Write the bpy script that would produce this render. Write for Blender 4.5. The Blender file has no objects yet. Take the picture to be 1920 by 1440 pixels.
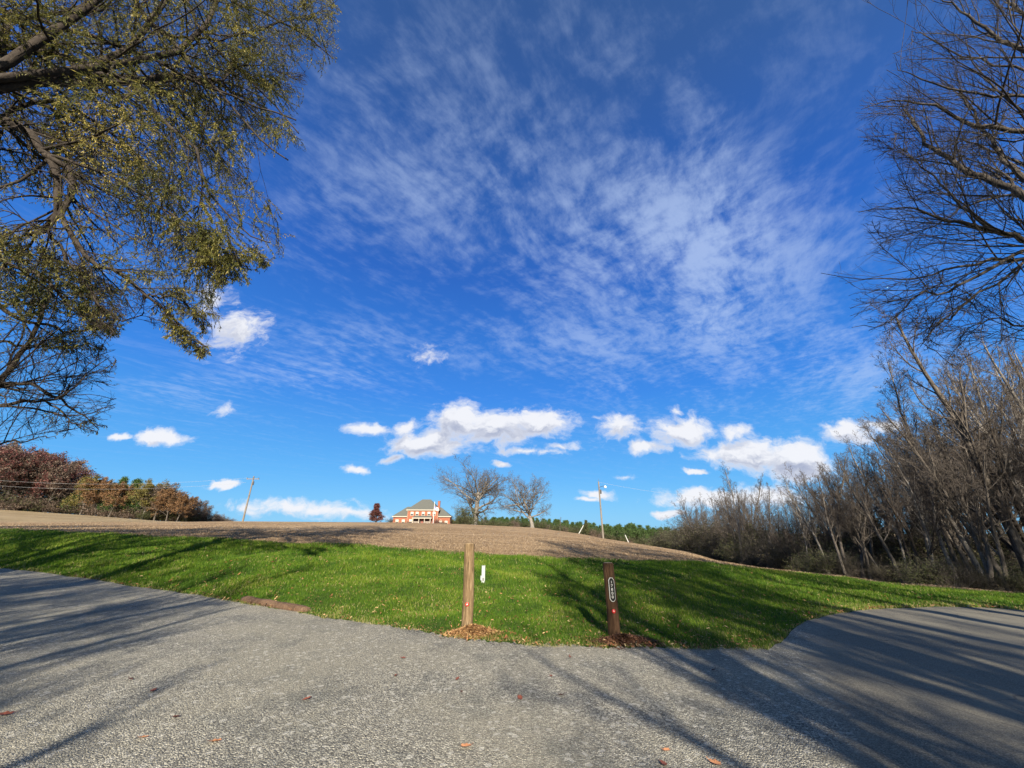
import bpy, math, random
import numpy as np
from mathutils import Vector, Matrix
R = math.radians
C = bpy.context.scene.collection
scene = bpy.context.scene

# ------------------------------------------------------------------ camera
F = 693.0; TH = R(21.5); CAMZ = 1.55
cd = bpy.data.cameras.new("camera"); cam = bpy.data.objects.new("camera", cd); C.objects.link(cam)
cd.sensor_width = 36; cd.lens = F / 1920 * 36; cd.clip_end = 9000; cd.clip_start = 0.05
cam.location = (0, 0, CAMZ); cam.rotation_euler = (R(90) + TH, 0, 0)
scene.camera = cam
ct, st = math.cos(TH), math.sin(TH)

def ray(px, py):
    u = (px - 960) / F; v = (720 - py) / F
    return np.array([u, ct - v * st, st + v * ct])
def P(px, py, Y):
    d = ray(px, py); return np.array([0, 0, CAMZ]) + d * (Y / d[1])

# ------------------------------------------------------------------ light
SUN_EL = R(27); SUN_AZ = math.atan2(0.11, -1.0)      # azimuth from +Y towards +X, direction to the sun
sd = bpy.data.lights.new("sun", 'SUN'); so = bpy.data.objects.new("sun", sd); C.objects.link(so)
sd.energy = 5.0; sd.angle = R(0.55); sd.color = (1.0, 0.90, 0.74)
sv = Vector((math.sin(SUN_AZ) * math.cos(SUN_EL), math.cos(SUN_AZ) * math.cos(SUN_EL), math.sin(SUN_EL)))
so.rotation_euler = sv.to_track_quat('Z', 'Y').to_euler(); so.location = (5, -30, 20)
scene.view_settings.view_transform = 'Standard'; scene.view_settings.look = 'None'
scene.view_settings.exposure = 1.25; scene.view_settings.gamma = 1
scene.cycles.max_bounces = 4; scene.cycles.transparent_max_bounces = 8
scene.cycles.use_denoising = True

# ------------------------------------------------------------------ node helper
class NT:
    def __init__(s, tree): s.t = tree; s.N = tree.nodes; s.L = tree.links
    def n(s, typ, ins=None, **props):
        nd = s.N.new(typ)
        for k, v in props.items(): setattr(nd, k, v)
        for k, v in (ins or {}).items():
            sock = nd.inputs[k]
            if isinstance(v, bpy.types.NodeSocket): s.L.new(v, sock)
            else: sock.default_value = v
        return nd
    def m(s, op, a, b=0.0, c=0.0, clamp=False):
        nd = s.n('ShaderNodeMath', {0: a, 1: b, 2: c}, operation=op); nd.use_clamp = clamp; return nd.outputs[0]
    def vm(s, op, a, b=(0, 0, 0), out=0):
        return s.n('ShaderNodeVectorMath', {0: a, 1: b}, operation=op).outputs[out]
    def noise(s, vec, scale, detail=4, rough=0.5, dist=0.0):
        return s.n('ShaderNodeTexNoise', {'Vector': vec, 'Scale': scale, 'Detail': detail, 'Roughness': rough, 'Distortion': dist}).outputs[0]
    def vor(s, vec, scale, feature='F1', rnd=1.0):
        return s.n('ShaderNodeTexVoronoi', {'Vector': vec, 'Scale': scale, 'Randomness': rnd}, feature=feature)
    def ss(s, x, a, b, lo=0.0, hi=1.0):
        return s.n('ShaderNodeMapRange', {0: x, 1: a, 2: b, 3: lo, 4: hi}, interpolation_type='SMOOTHSTEP').outputs[0]
    def lin(s, x, a, b, lo=0.0, hi=1.0):
        return s.n('ShaderNodeMapRange', {0: x, 1: a, 2: b, 3: lo, 4: hi}).outputs[0]
    def mix(s, f, a, b, mode='MIX'):
        nd = s.n('ShaderNodeMix', data_type='RGBA', blend_type=mode)
        for i, v in ((0, f), (6, a), (7, b)):
            if isinstance(v, bpy.types.NodeSocket): s.L.new(v, nd.inputs[i])
            else: nd.inputs[i].default_value = v if i == 0 else (tuple(v) + (1,))[:4]
        return nd.outputs[2]
    def ramp(s, f, stops):
        nd = s.n('ShaderNodeValToRGB', {0: f}); e = nd.color_ramp.elements
        while len(e) < len(stops): e.new(0.5)
        for i, (p, c) in enumerate(stops): e[i].position = p; e[i].color = tuple(c) + (1,)
        return nd.outputs[0]
    def bump(s, h, strength=0.5, dist=0.02):
        return s.n('ShaderNodeBump', {'Height': h, 'Strength': strength, 'Distance': dist}).outputs[0]

def mat(name, rough=0.9, spec=0.2):
    m = bpy.data.materials.new(name); m.use_nodes = True
    T = NT(m.node_tree); b = T.N['Principled BSDF']
    b.inputs['Roughness'].default_value = rough; b.inputs['Specular IOR Level'].default_value = spec
    pos = T.n('ShaderNodeNewGeometry').outputs['Position']
    def fin(col, normal=None, roughs=None):
        if isinstance(col, bpy.types.NodeSocket): T.L.new(col, b.inputs['Base Color'])
        else: b.inputs['Base Color'].default_value = tuple(col) + (1,)
        if normal is not None: T.L.new(normal, b.inputs['Normal'])
        if roughs is not None: T.L.new(roughs, b.inputs['Roughness'])
        return m
    return m, T, pos, b, fin

# ------------------------------------------------------------------ world: Nishita sky with clouds
w = bpy.data.worlds.new("World"); scene.world = w; w.use_nodes = True
w.cycles.sampling_method = 'NONE'
T = NT(w.node_tree); bg = T.N['Background']
sky = T.n('ShaderNodeTexSky', sky_type='NISHITA'); sky.sun_disc = False
sky.sun_elevation = SUN_EL; sky.sun_rotation = SUN_AZ; sky.altitude = 150; sky.air_density = 1.0
sky.dust_density = 0.3; sky.ozone_density = 2.0
SKY_STR = 0.062
D = T.n('ShaderNodeTexCoord').outputs['Generated']
sep = T.n('ShaderNodeSeparateXYZ', {0: D}); dx, dy, dz = sep.outputs
front = T.m('MAXIMUM', dy, 0.03)
Q = T.n('ShaderNodeCombineXYZ', {0: T.m('DIVIDE', dx, front), 1: T.m('DIVIDE', dz, front), 2: 0.0}).outputs[0]
CL = [(865,785,64,36,1),(800,832,78,32,1),(930,802,80,40,1),(1015,790,66,32,1),(690,803,54,14,.8),(762,800,30,17,.8),(745,862,27,8,.7),
 (665,878,34,9,.8),(1165,803,52,28,.75),(1282,806,72,28,.9),(1215,840,48,16,.85),(1375,808,44,18,.7),(1405,850,104,36,1),(1485,862,80,42,1),
 (1585,808,56,24,.9),(1655,796,52,16,.7),(300,823,60,19,1),(222,820,24,11,.7),(416,913,42,11,.95),(438,622,62,46,.62),(402,560,30,34,.48),
 (418,770,32,14,.55),(560,950,140,18,.58),(650,962,70,12,.62),(1118,926,36,11,.95),(1098,937,24,7,.9),(1295,884,24,8,.9),(1340,936,120,18,.95),
 (1250,962,40,9,.9),(1450,925,70,26,.9),(802,664,38,20,.45),(940,869,24,8,.8),(985,845,90,8,.5),(1265,768,16,12,.5),(1170,900,20,5,.4),(1050,835,60,8,.35)]
g = bpy.data.node_groups.new('cumulus_field', 'ShaderNodeTree')
g.interface.new_socket('V', in_out='INPUT', socket_type='NodeSocketVector'); g.interface.new_socket('D', in_out='OUTPUT', socket_type='NodeSocketFloat')
G = NT(g); gi = G.n('NodeGroupInput').outputs[0]; acc = None
for (px, py, rx, ry, wt) in CL:
    c = ray(px, py); qx, qz = c[0] / c[1], c[2] / c[1]
    ex = ray(px + rx, py); ez = ray(px, py - ry)
    ax = abs(ex[0] / ex[1] - qx); az_ = abs(ez[2] / ez[1] - qz)
    v = G.vm('SUBTRACT', gi, (qx, qz, 0)); v = G.vm('MULTIPLY', v, (1 / ax, 1 / az_, 0))
    d = G.m('MULTIPLY_ADD', G.vm('LENGTH', v, out=1), -wt * 0.8, wt * 0.9)
    acc = d if acc is None else G.m('SMOOTH_MAX', acc, d, 0.15)
go = G.n('NodeGroupOutput'); G.L.new(acc, go.inputs[0])
def cum(vec):
    nd = T.n('ShaderNodeGroup'); nd.node_tree = g; T.L.new(vec, nd.inputs[0]); return nd.outputs[0]
nz = T.n('ShaderNodeTexNoise', {'Vector': Q, 'Scale': 9.0, 'Detail': 5, 'Roughness': 0.55})
wob = T.vm('MULTIPLY', T.vm('SUBTRACT', nz.outputs['Color'], (0.5, 0.5, 0.5)), (0.11, 0.07, 0))
Qw = T.vm('ADD', Q, wob)
def lump(vec):
    sc = T.vm('MULTIPLY', vec, (1.0, 1.5, 1.0))
    return T.m('ADD', T.m('MULTIPLY_ADD', T.noise(sc, 22, 7, 0.62), 1.7, -0.85), T.m('MULTIPLY_ADD', T.noise(sc, 7, 3, 0.5), 0.9, -0.45))
lp = lump(Qw)
dens = T.m('ADD', cum(Qw), T.m('MULTIPLY', lp, 0.62))
a_c = T.m('MULTIPLY', T.ss(dens, 0.0, 0.50), 0.97)
up_ = T.vm('ADD', Qw, (0.014, 0.036, 0))
dens2 = T.m('ADD', cum(up_), T.m('MULTIPLY', lump(up_), 0.62))
lit = T.ss(T.m('SUBTRACT', dens, dens2), -0.12, 0.40)
thick = T.ss(dens, 0.10, 0.75)
shade = T.m('SUBTRACT', 1.0, T.m('MULTIPLY', T.m('SUBTRACT', 1.0, lit), thick), clamp=True)
c_col = T.mix(shade, (0.165, 0.185, 0.25), (0.385, 0.39, 0.41))
# high thin cloud, in plane coordinates (so it converges with distance)
hz = T.m('MAXIMUM', dz, 0.05)
PL = T.n('ShaderNodeCombineXYZ', {0: T.m('DIVIDE', dx, hz), 1: T.m('DIVIDE', dy, hz), 2: 0.0}).outputs[0]
rot = T.n('ShaderNodeMapping', {'Vector': PL, 'Rotation': (0, 0, R(-47))}, vector_type='POINT').outputs[0]
w2 = T.n('ShaderNodeTexNoise', {'Vector': PL, 'Scale': 0.9, 'Detail': 3, 'Roughness': 0.5})
rotw = T.vm('ADD', rot, T.vm('MULTIPLY', T.vm('SUBTRACT', w2.outputs['Color'], (0.5, 0.5, 0.5)), (.40, 0.34, 0)))
s1 = T.noise(T.vm('MULTIPLY', rotw, (0.55, 2.2, 1)), 1.5, 8, 0.66)
rot2 = T.n('ShaderNodeMapping', {'Vector': PL, 'Rotation': (0, 0, R(-66))}, vector_type='POINT').outputs[0]
rotw2 = T.vm('ADD', rot2, T.vm('MULTIPLY', T.vm('SUBTRACT', w2.outputs['Color'], (0.5, 0.5, 0.5)), (.5, .5, 0)))
s2 = T.noise(T.vm('MULTIPLY', rotw2, (1.1, 3.0, 1)), 2.4, 7, 0.66)
s3 = T.noise(rotw, 13.0, 5, 0.6)
cir = T.m('ADD', T.m('MULTIPLY', s1, 0.46), T.m('ADD', T.m('MULTIPLY', s2, 0.25), T.m('MULTIPLY', s3, 0.29)))
CI = [(1270,420,340,220,1.0),(1330,560,150,150,1.0),(850,300,380,190,.62),(780,350,80,50,.35),(1120,640,300,75,.6),(1600,680,230,120,.75),
      (560,700,280,45,.6),(340,735,170,40,.55),(1000,90,430,110,.28),(640,370,200,120,.5),(1340,740,150,60,.35),(1350,300,100,190,.7),(960,420,260,120,.6),(1100,520,200,120,.6),(700,150,200,130,.45),(1450,450,200,130,.6),(640,640,200,60,.5),(1180,720,160,50,.45),(900,650,160,60,.35)]
cm = None
for (px, py, rx, ry, wt) in CI:
    c = ray(px, py); qx, qz = c[0] / c[1], c[2] / c[1]
    ex = ray(px + rx, py); ez = ray(px, py - ry)
    v = T.vm('MULTIPLY', T.vm('SUBTRACT', Qw, (qx, qz, 0)), (1 / abs(ex[0] / ex[1] - qx), 1 / abs(ez[2] / ez[1] - qz), 0))
    d = T.m('MULTIPLY', T.ss(T.vm('LENGTH', v, out=1), 1.35, 0.0), wt)
    cm = d if cm is None else T.m('ADD', T.m('MULTIPLY', T.m('MAXIMUM', cm, d), 0.8), T.m('MULTIPLY', T.m('ADD', cm, d), 0.2))
cthr = T.m('MULTIPLY_ADD', cm, -0.10, 0.522)
a_ci = T.m('MULTIPLY', T.ss(T.m('SUBTRACT', cir, cthr), -0.045, 0.16), T.m('MULTIPLY_ADD', cm, 0.40, 0.16), clamp=True)
a_ci = T.m('MULTIPLY', a_ci, T.ss(dz, 0.03, 0.2))
skyc = T.vm('MULTIPLY', sky.outputs[0], (SKY_STR, SKY_STR, SKY_STR))
hsv = T.n('ShaderNodeHueSaturation', {'Color': skyc, 'Saturation': 1.15, 'Value': 1.0, 'Hue': 0.5}).outputs[0]
k_ = 1 / 2 ** scene.view_settings.exposure
grad = T.ramp(dz, [(0.0, (.150, .560, .96)), (0.12, (.082, .430, .94)), (0.33, (.034, .245, .83)), (0.6, (.022, .135, .58)), (0.85, (.030, .105, .37)), (1.0, (.03, .09, .30))])
grad = T.vm('MULTIPLY', grad, (k_, k_, k_))
away = T.ss(T.vm('DOT_PRODUCT', D, tuple(sv), out=1), 0.6, -0.15)
hsv = T.mix(T.m('MULTIPLY', away, 0.88), hsv, grad)
c1 = T.mix(a_ci, hsv, (0.235, 0.295, 0.41))
front_only = T.m('GREATER_THAN', dy, 0.06)
c2 = T.mix(T.m('MULTIPLY', a_c, front_only), c1, c_col)
T.L.new(c2, bg.inputs['Color']); bg.inputs['Strength'].default_value = 1.0

# ------------------------------------------------------------------ object helpers
def tag(o, label=None, cat=None, group=None, kind=None):
    if label: o['label'] = label
    if cat: o['category'] = cat
    if group: o['group'] = group
    if kind: o['kind'] = kind
    return o
def link(name, me, m=None, parent=None):
    o = bpy.data.objects.new(name, me); C.objects.link(o)
    if m is not None and me is not None:
        for mm in (m if isinstance(m, (list, tuple)) else [m]): me.materials.append(mm)
    if parent is not None: o.parent = parent
    return o
def empty(name, loc, rz=0, sc=1):
    o = bpy.data.objects.new(name, None); C.objects.link(o); o.location = loc; o.rotation_euler = (0, 0, rz)
    o.scale = (sc, sc, sc) if not isinstance(sc, tuple) else sc; o.empty_display_size = 0.3; return o
def mesh_np(name, V, Fq, smooth=False, attr=None):
    """V (n,3), Fq list of int arrays (k, 3|4)"""
    me = bpy.data.meshes.new(name); V = np.ascontiguousarray(V, np.float32)
    Fq = [f for f in (Fq if isinstance(Fq, list) else [Fq]) if len(f)]
    me.vertices.add(len(V)); me.vertices.foreach_set('co', V.ravel())
    tot = np.concatenate([np.full(len(f), f.shape[1], np.int32) for f in Fq])
    idx = np.concatenate([f.ravel() for f in Fq]).astype(np.int32)
    me.loops.add(len(idx)); me.polygons.add(len(tot))
    me.loops.foreach_set('vertex_index', idx)
    me.polygons.foreach_set('loop_start', np.concatenate([[0], np.cumsum(tot)[:-1]]).astype(np.int32))
    if smooth: me.polygons.foreach_set('use_smooth', np.ones(len(tot), bool))
    if attr is not None:
        a = me.attributes.new('tone', 'FLOAT', 'POINT'); a.data.foreach_set('value', np.ascontiguousarray(attr, np.float32))
    me.update(); me.validate()
    return me
class MB:
    """collects boxes, prisms and tubes, builds ONE mesh"""
    def __init__(s): s.v = []; s.f = []
    def add(s, vs, fs):
        b = len(s.v); s.v += [tuple(v) for v in vs]; s.f += [tuple(i + b for i in f) for f in fs]; return s
    def box(s, x0, x1, y0, y1, z0, z1):
        return s.add([(x, y, z) for z in (z0, z1) for (x, y) in ((x0, y0), (x1, y0), (x1, y1), (x0, y1))],
                     [(3, 2, 1, 0), (4, 5, 6, 7), (0, 1, 5, 4), (1, 2, 6, 5), (2, 3, 7, 6), (3, 0, 4, 7)])
    def tube(s, pts, rad, n=12, caps=True, wob=None):
        pts = [Vector(p) for p in pts]; rad = rad if isinstance(rad, (list, tuple)) else [rad] * len(pts)
        vs = []
        for i, p in enumerate(pts):
            d = (pts[min(i + 1, len(pts) - 1)] - pts[max(i - 1, 0)]).normalized()
            a = d.cross(Vector((0, 1, 0)) if abs(d.y) < 0.9 else Vector((1, 0, 0))).normalized(); b = d.cross(a)
            for k in range(n):
                t = 2 * math.pi * k / n; rr = rad[i] * (1 + (wob(i, k) if wob else 0))
                vs.append(p + a * math.cos(t) * rr + b * math.sin(t) * rr)
        fs = [(i * n + k, i * n + (k + 1) % n, (i + 1) * n + (k + 1) % n, (i + 1) * n + k) for i in range(len(pts) - 1) for k in range(n)]
        if caps: fs += [tuple(range(n))[::-1], tuple((len(pts) - 1) * n + k for k in range(n))]
        return s.add(vs, fs)
    def build(s, name, m, parent=None, smooth=False, bevel=0):
        me = bpy.data.meshes.new(name); me.from_pydata([tuple(v) for v in s.v], [], s.f); me.update()
        if smooth: me.polygons.foreach_set('use_smooth', np.ones(len(me.polygons), bool))
        o = link(name, me, m, parent)
        if bevel:
            b = o.modifiers.new('bevel', 'BEVEL'); b.width = bevel; b.segments = 2; b.limit_method = 'ANGLE'
        return o
def copy_tree(o, parent=None):
    c = o.copy(); C.objects.link(c); c.parent = parent
    for ch in list(o.children): copy_tree(ch, c)
    return c
rng = np.random.default_rng(7); random.seed(7)

# ------------------------------------------------------------------ terrain as a function
def z0(x, y): return -0.035 * max(0.0, x - 2.5) if x < 14 else -0.035 * 11.5
L0px = [(0,1068),(120,1082),(240,1100),(345,1114),(450,1132),(600,1158),(750,1180),(870,1199),(1000,1209),(1100,1212),(1200,1214),(1330,1217),
        (1440,1218),(1470,1203),(1482,1182),(1515,1164),(1570,1150),(1650,1141),(1750,1137),(1850,1139),(1920,1143)]
def ground_hit(px, py):
    d = ray(px, py); z = 0
    for _ in range(8):
        t = (z - CAMZ) / d[2]; z = z0(d[0] * t, d[1] * t)
    return np.array([d[0] * t, d[1] * t, z])
def polar(p): return (math.degrees(math.atan2(p[0], p[1])), math.hypot(p[0], p[1]), p[2])
lines = []
lines.append([(-180, 13, 0), (-100, 14, 0), (-75, 22, 0)] + [polar(ground_hit(*q)) for q in L0px] + [(62, 15.5, -.4), (75, 16, -.4), (120, 13, -.1), (180, 13, 0)])
def LN(pts, left, right): lines.append(left + [polar(P(*q)) for q in pts] + right)
LN([(0,991,27),(150,998,24),(300,1006,22),(450,1013,20.5),(600,1022,19.5),(860,1040,18.5),(1000,1047,18),(1140,1053,18),(1330,1058,19),(1500,1075,20),(1700,1099,18),(1920,1115,17)],
   [(-180,40,0),(-100,40,.5),(-70,45,1.5)], [(70,26,-1),(120,30,-.5),(180,40,0)])
LN([(0,979,58),(300,979,60),(440,977,66),(740,979,78),(850,982,80),(1000,989,78),(1090,1001,72),(1130,1009,70),(1220,1023,66),(1290,1034,60),(1340,1050,48),(1420,1066,34),(1500,1074,27),(1700,1097.5,24),(1920,1113,22)],
   [(-180,80,0),(-100,80,1),(-70,90,3)], [(70,36,-1.5),(120,60,-1),(180,80,0)])
LN([(0,955,112),(150,965,118),(300,977,118),(440,981,118),(740,983,125),(850,984,125),(1000,990.5,125),(1090,1001,118),(1130,1012,115),(1220,1028,115),(1290,1037,110),(1340,1051,95),(1500,1060,80),(1700,1064,75),(1920,1068,70)],
   [(-180,140,0),(-100,150,2),(-70,170,6)], [(70,110,-4),(120,120,-2),(180,140,0)])
LN([(0,957,180),(300,980,180),(440,984,190),(740,985,200),(1000,992,200),(1130,1011,200),(1220,1025,200),(1290,1030,200),(1340,1040,180),(1500,1050,160),(1920,1060,150)],
   [(-180,240,0),(-100,240,2),(-70,260,8)], [(70,240,-6),(120,240,-4),(180,240,0)])
lines.append([(-180,600,0),(-60,600,4),(-20,600,-3),(10,600,-14),(60,600,-14),(180,600,0)])
lines.append([(-180,4500,-30),(180,4500,-30)])
AZ = np.arange(-180, 180.01, 0.5); LR = np.linspace(math.log(1.0), math.log(4500), 620)
Rl = np.array([np.interp(AZ, [q[0] for q in l], [q[1] for q in l]) for l in lines])
Zl = np.array([np.interp(AZ, [q[0] for q in l], [q[2] for q in l]) for l in lines])
tab = np.zeros((len(AZ), len(LR)))
for i, a in enumerate(AZ):
    rr = np.exp(LR); z = np.interp(rr, Rl[:, i], Zl[:, i])
    xs = rr * math.sin(R(a)); near = rr < Rl[0, i]
    zz = np.array([z0(x, 0) for x in xs[near]]); z[near] = zz
    tab[i] = z
def blur(a, k, axis):
    ker = np.hanning(k + 2)[1:-1]; ker /= ker.sum(); pad = [(0, 0), (0, 0)]; pad[axis] = (k // 2, k // 2)
    return np.apply_along_axis(lambda v: np.convolve(v, ker, 'valid'), axis, np.pad(a, pad, 'edge'))
tab = blur(blur(tab, 13, 1), 5, 0)
_gx = np.random.default_rng(3).normal(size=(64, 64))
def vnoise(x, y):
    xi = np.floor(x).astype(int); yi = np.floor(y).astype(int); fx = x - xi; fy = y - yi
    fx = fx * fx * (3 - 2 * fx); fy = fy * fy * (3 - 2 * fy)
    gv = lambda a, b: _gx[a % 64, b % 64]
    return (gv(xi, yi) * (1 - fx) + gv(xi + 1, yi) * fx) * (1 - fy) + (gv(xi, yi + 1) * (1 - fx) + gv(xi + 1, yi + 1) * fx) * fy
def height(x, y):
    x = np.atleast_1d(np.asarray(x, float)); y = np.atleast_1d(np.asarray(y, float))
    a = (np.degrees(np.arctan2(x, y)) + 180) / 0.5; lr = (np.log(np.maximum(np.hypot(x, y), 1.0)) - LR[0]) / (LR[1] - LR[0])
    a = np.clip(a, 0, len(AZ) - 1.001); lr = np.clip(lr, 0, len(LR) - 1.001)
    i = a.astype(int); j = lr.astype(int); fa = a - i; fr = lr - j
    z = (tab[i, j] * (1 - fa) + tab[i + 1, j] * fa) * (1 - fr) + (tab[i, j + 1] * (1 - fa) + tab[i + 1, j + 1] * fa) * fr
    r = np.hypot(x, y); r0 = np.interp(np.degrees(np.arctan2(x, y)), AZ, Rl[0])
    k = np.clip((r - r0) / 2.0, 0, 1) * np.clip(1.3 - r / 60, 0.0, 1)
    z = z + k * (0.05 * vnoise(x * .55, y * .55) + 0.02 * vnoise(x * 1.9 + 9, y * 1.9))
    z = z + (1 - k) * 0.006 * vnoise(x * 1.1, y * 1.1) * (r < 40)
    return z
def H(x, y): return float(height(x, y)[0])
def lineR(k, azdeg): return np.interp(azdeg, AZ, Rl[k])
def on_ground(px, py):
    d = ray(px, py); t0 = 1.0; prev = None
    for t in np.exp(np.linspace(math.log(2), math.log(400), 3000)):
        x, y, z = d[0] * t, d[1] * t, CAMZ + d[2] * t
        if z < H(x, y): return np.array([x, y, H(x, y)])
    return np.array([x, y, z])

# ------------------------------------------------------------------ ground materials
def make_near_ground():
    m, T, pos, b, fin = mat('gravel_and_asphalt', 0.85, 0.25)
    v1 = T.vor(pos, 78); v2 = T.vor(pos, 140); v3 = T.vor(pos, 27)
    edge = T.vor(pos, 78, 'DISTANCE_TO_EDGE').outputs['Distance']
    rnd = T.n('ShaderNodeSeparateColor', {0: v1.outputs['Color']}).outputs[0]
    rnd2 = T.n('ShaderNodeSeparateColor', {0: v2.outputs['Color']}).outputs[1]
    rnd3 = T.n('ShaderNodeSeparateColor', {0: v3.outputs['Color']}).outputs[2]
    stone = T.ramp(T.m('ADD', T.m('MULTIPLY', rnd, .6), T.m('MULTIPLY', rnd2, .4)),
                   [(0.10, (.07, .064, .052)), (0.33, (.22, .205, .17)), (0.60, (.40, .375, .30)), (0.93, (.80, .75, .60))])
    patch = T.ss(T.noise(pos, 0.45, 5, 0.6), 0.38, 0.62)
    stone = T.mix(T.m('MULTIPLY', patch, .45), stone, (.44, .40, .29), 'MIX')
    stone = T.mix(T.ss(T.noise(pos, .8, 7, .7), .47, .66, 0, .8), stone, T.mix(1.0, stone, (.55, .58, .62), 'MULTIPLY'))
    stone = T.mix(1.0, stone, (.80, .81, .83), 'MULTIPLY')
    stone = T.mix(T.ss(edge, 0.0, 0.10, .75, 0), stone, (.05, .05, .05))
    stone = T.mix(T.ss(rnd3, .93, .97, 0, .55), stone, (.50, .48, .42))
    hg = T.m('ADD', T.m('MULTIPLY', v1.outputs['Distance'], -1.0), T.m('ADD', T.m('MULTIPLY', v2.outputs['Distance'], -.4), T.m('MULTIPLY', rnd, .7)))
    # asphalt: fine aggregate, worn pale
    a1 = T.vor(pos, 130); an = T.n('ShaderNodeSeparateColor', {0: a1.outputs['Color']}).outputs[0]
    asp = T.ramp(an, [(0.1, (.065, .060, .050)), (0.6, (.118, .110, .090)), (0.95, (.20, .185, .145))])
    asp = T.mix(T.ss(T.noise(pos, 0.35, 5, .6), .35, .7, 0, .75), asp, (.165, .153, .122))
    crack = T.ss(T.vor(T.vm('ADD', pos, T.vm('MULTIPLY', T.n('ShaderNodeTexNoise', {'Vector': pos, 'Scale': 2.0}).outputs['Color'], (.5, .5, 0))), 0.55, 'DISTANCE_TO_EDGE').outputs['Distance'], 0.0, 0.008, .5, 0)
    asp = T.mix(1.0, asp, (1.15, 1.14, 1.10), 'MULTIPLY')
    asp = T.mix(crack, asp, (.03, .03, .032))
    sp = T.n('ShaderNodeSeparateXYZ', {0: pos}); X, Y = sp.outputs[0], sp.outputs[1]
    line = T.m('SUBTRACT', X, T.m('MULTIPLY', Y, 0.66))
    f = T.ss(T.m('ADD', line, T.m('MULTIPLY', T.m('SUBTRACT', T.noise(pos, 1.6, 6, .7), .5), 1.6)), -0.25, 0.45)
    f = T.m('MULTIPLY', f, T.ss(T.m('ADD', f, T.m('MULTIPLY', rnd, .8)), .55, .75), clamp=True)
    col = T.mix(f, stone, asp)
    h = T.m('ADD', T.m('MULTIPLY', hg, T.m('MULTIPLY_ADD', f, -.85, 1.0)), T.m('MULTIPLY', T.noise(pos, 2.5, 3), .3))
    return fin(col, T.bump(h, 1.0, 0.012))
NEARMAT = make_near_ground()

def make_soil():
    m, T, pos, b, fin = mat('lawn_soil', 0.95, 0.1)
    n = T.noise(pos, 6, 8, .65); n2 = T.noise(pos, .35, 5, .6)
    c = T.ramp(n, [(0.25, (.020, .030, .008)), (0.5, (.045, .085, .012)), (0.8, (.10, .15, .025))])
    c = T.mix(T.ss(n2, .5, .7, 0, .5), c, (.12, .12, .045))
    return fin(c, T.bump(T.noise(pos, 30, 5, .7), 1.0, .05))
def make_field(name, c0, c1, c2, c3):
    m, T, pos, b, fin = mat(name, 0.95, 0.1)
    rp = T.n('ShaderNodeMapping', {'Vector': pos, 'Rotation': (0, 0, R(14)), 'Scale': (.05, 1, 1)}).outputs[0]
    rows = T.noise(rp, 1.1, 6, .65); rows2 = T.noise(rp, .35, 3, .5)
    n = T.noise(pos, 2.2, 9, .75); big = T.noise(pos, .06, 5, .6)
    f = T.m('ADD', T.m('MULTIPLY', n, .34), T.m('ADD', T.m('MULTIPLY', rows, .46), T.m('MULTIPLY', rows2, .24)))
    c = T.ramp(f, [(0.36, c0), (0.47, c1), (0.55, c2), (0.66, c3)])
    c = T.mix(T.ss(big, .45, .65, 0, .35), c, c3)
    return fin(c, T.bump(T.m('ADD', T.noise(pos, 9, 7, .75), rows), 1.0, .18))
SOIL = make_soil()
FIELD = make_field('mown_field', (.095, .060, .032), (.225, .150, .082), (.325, .225, .130), (.46, .34, .21))
MEADOW = make_field('dry_meadow', (.15, .105, .055), (.24, .175, .095), (.32, .245, .14), (.41, .32, .20))

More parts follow.
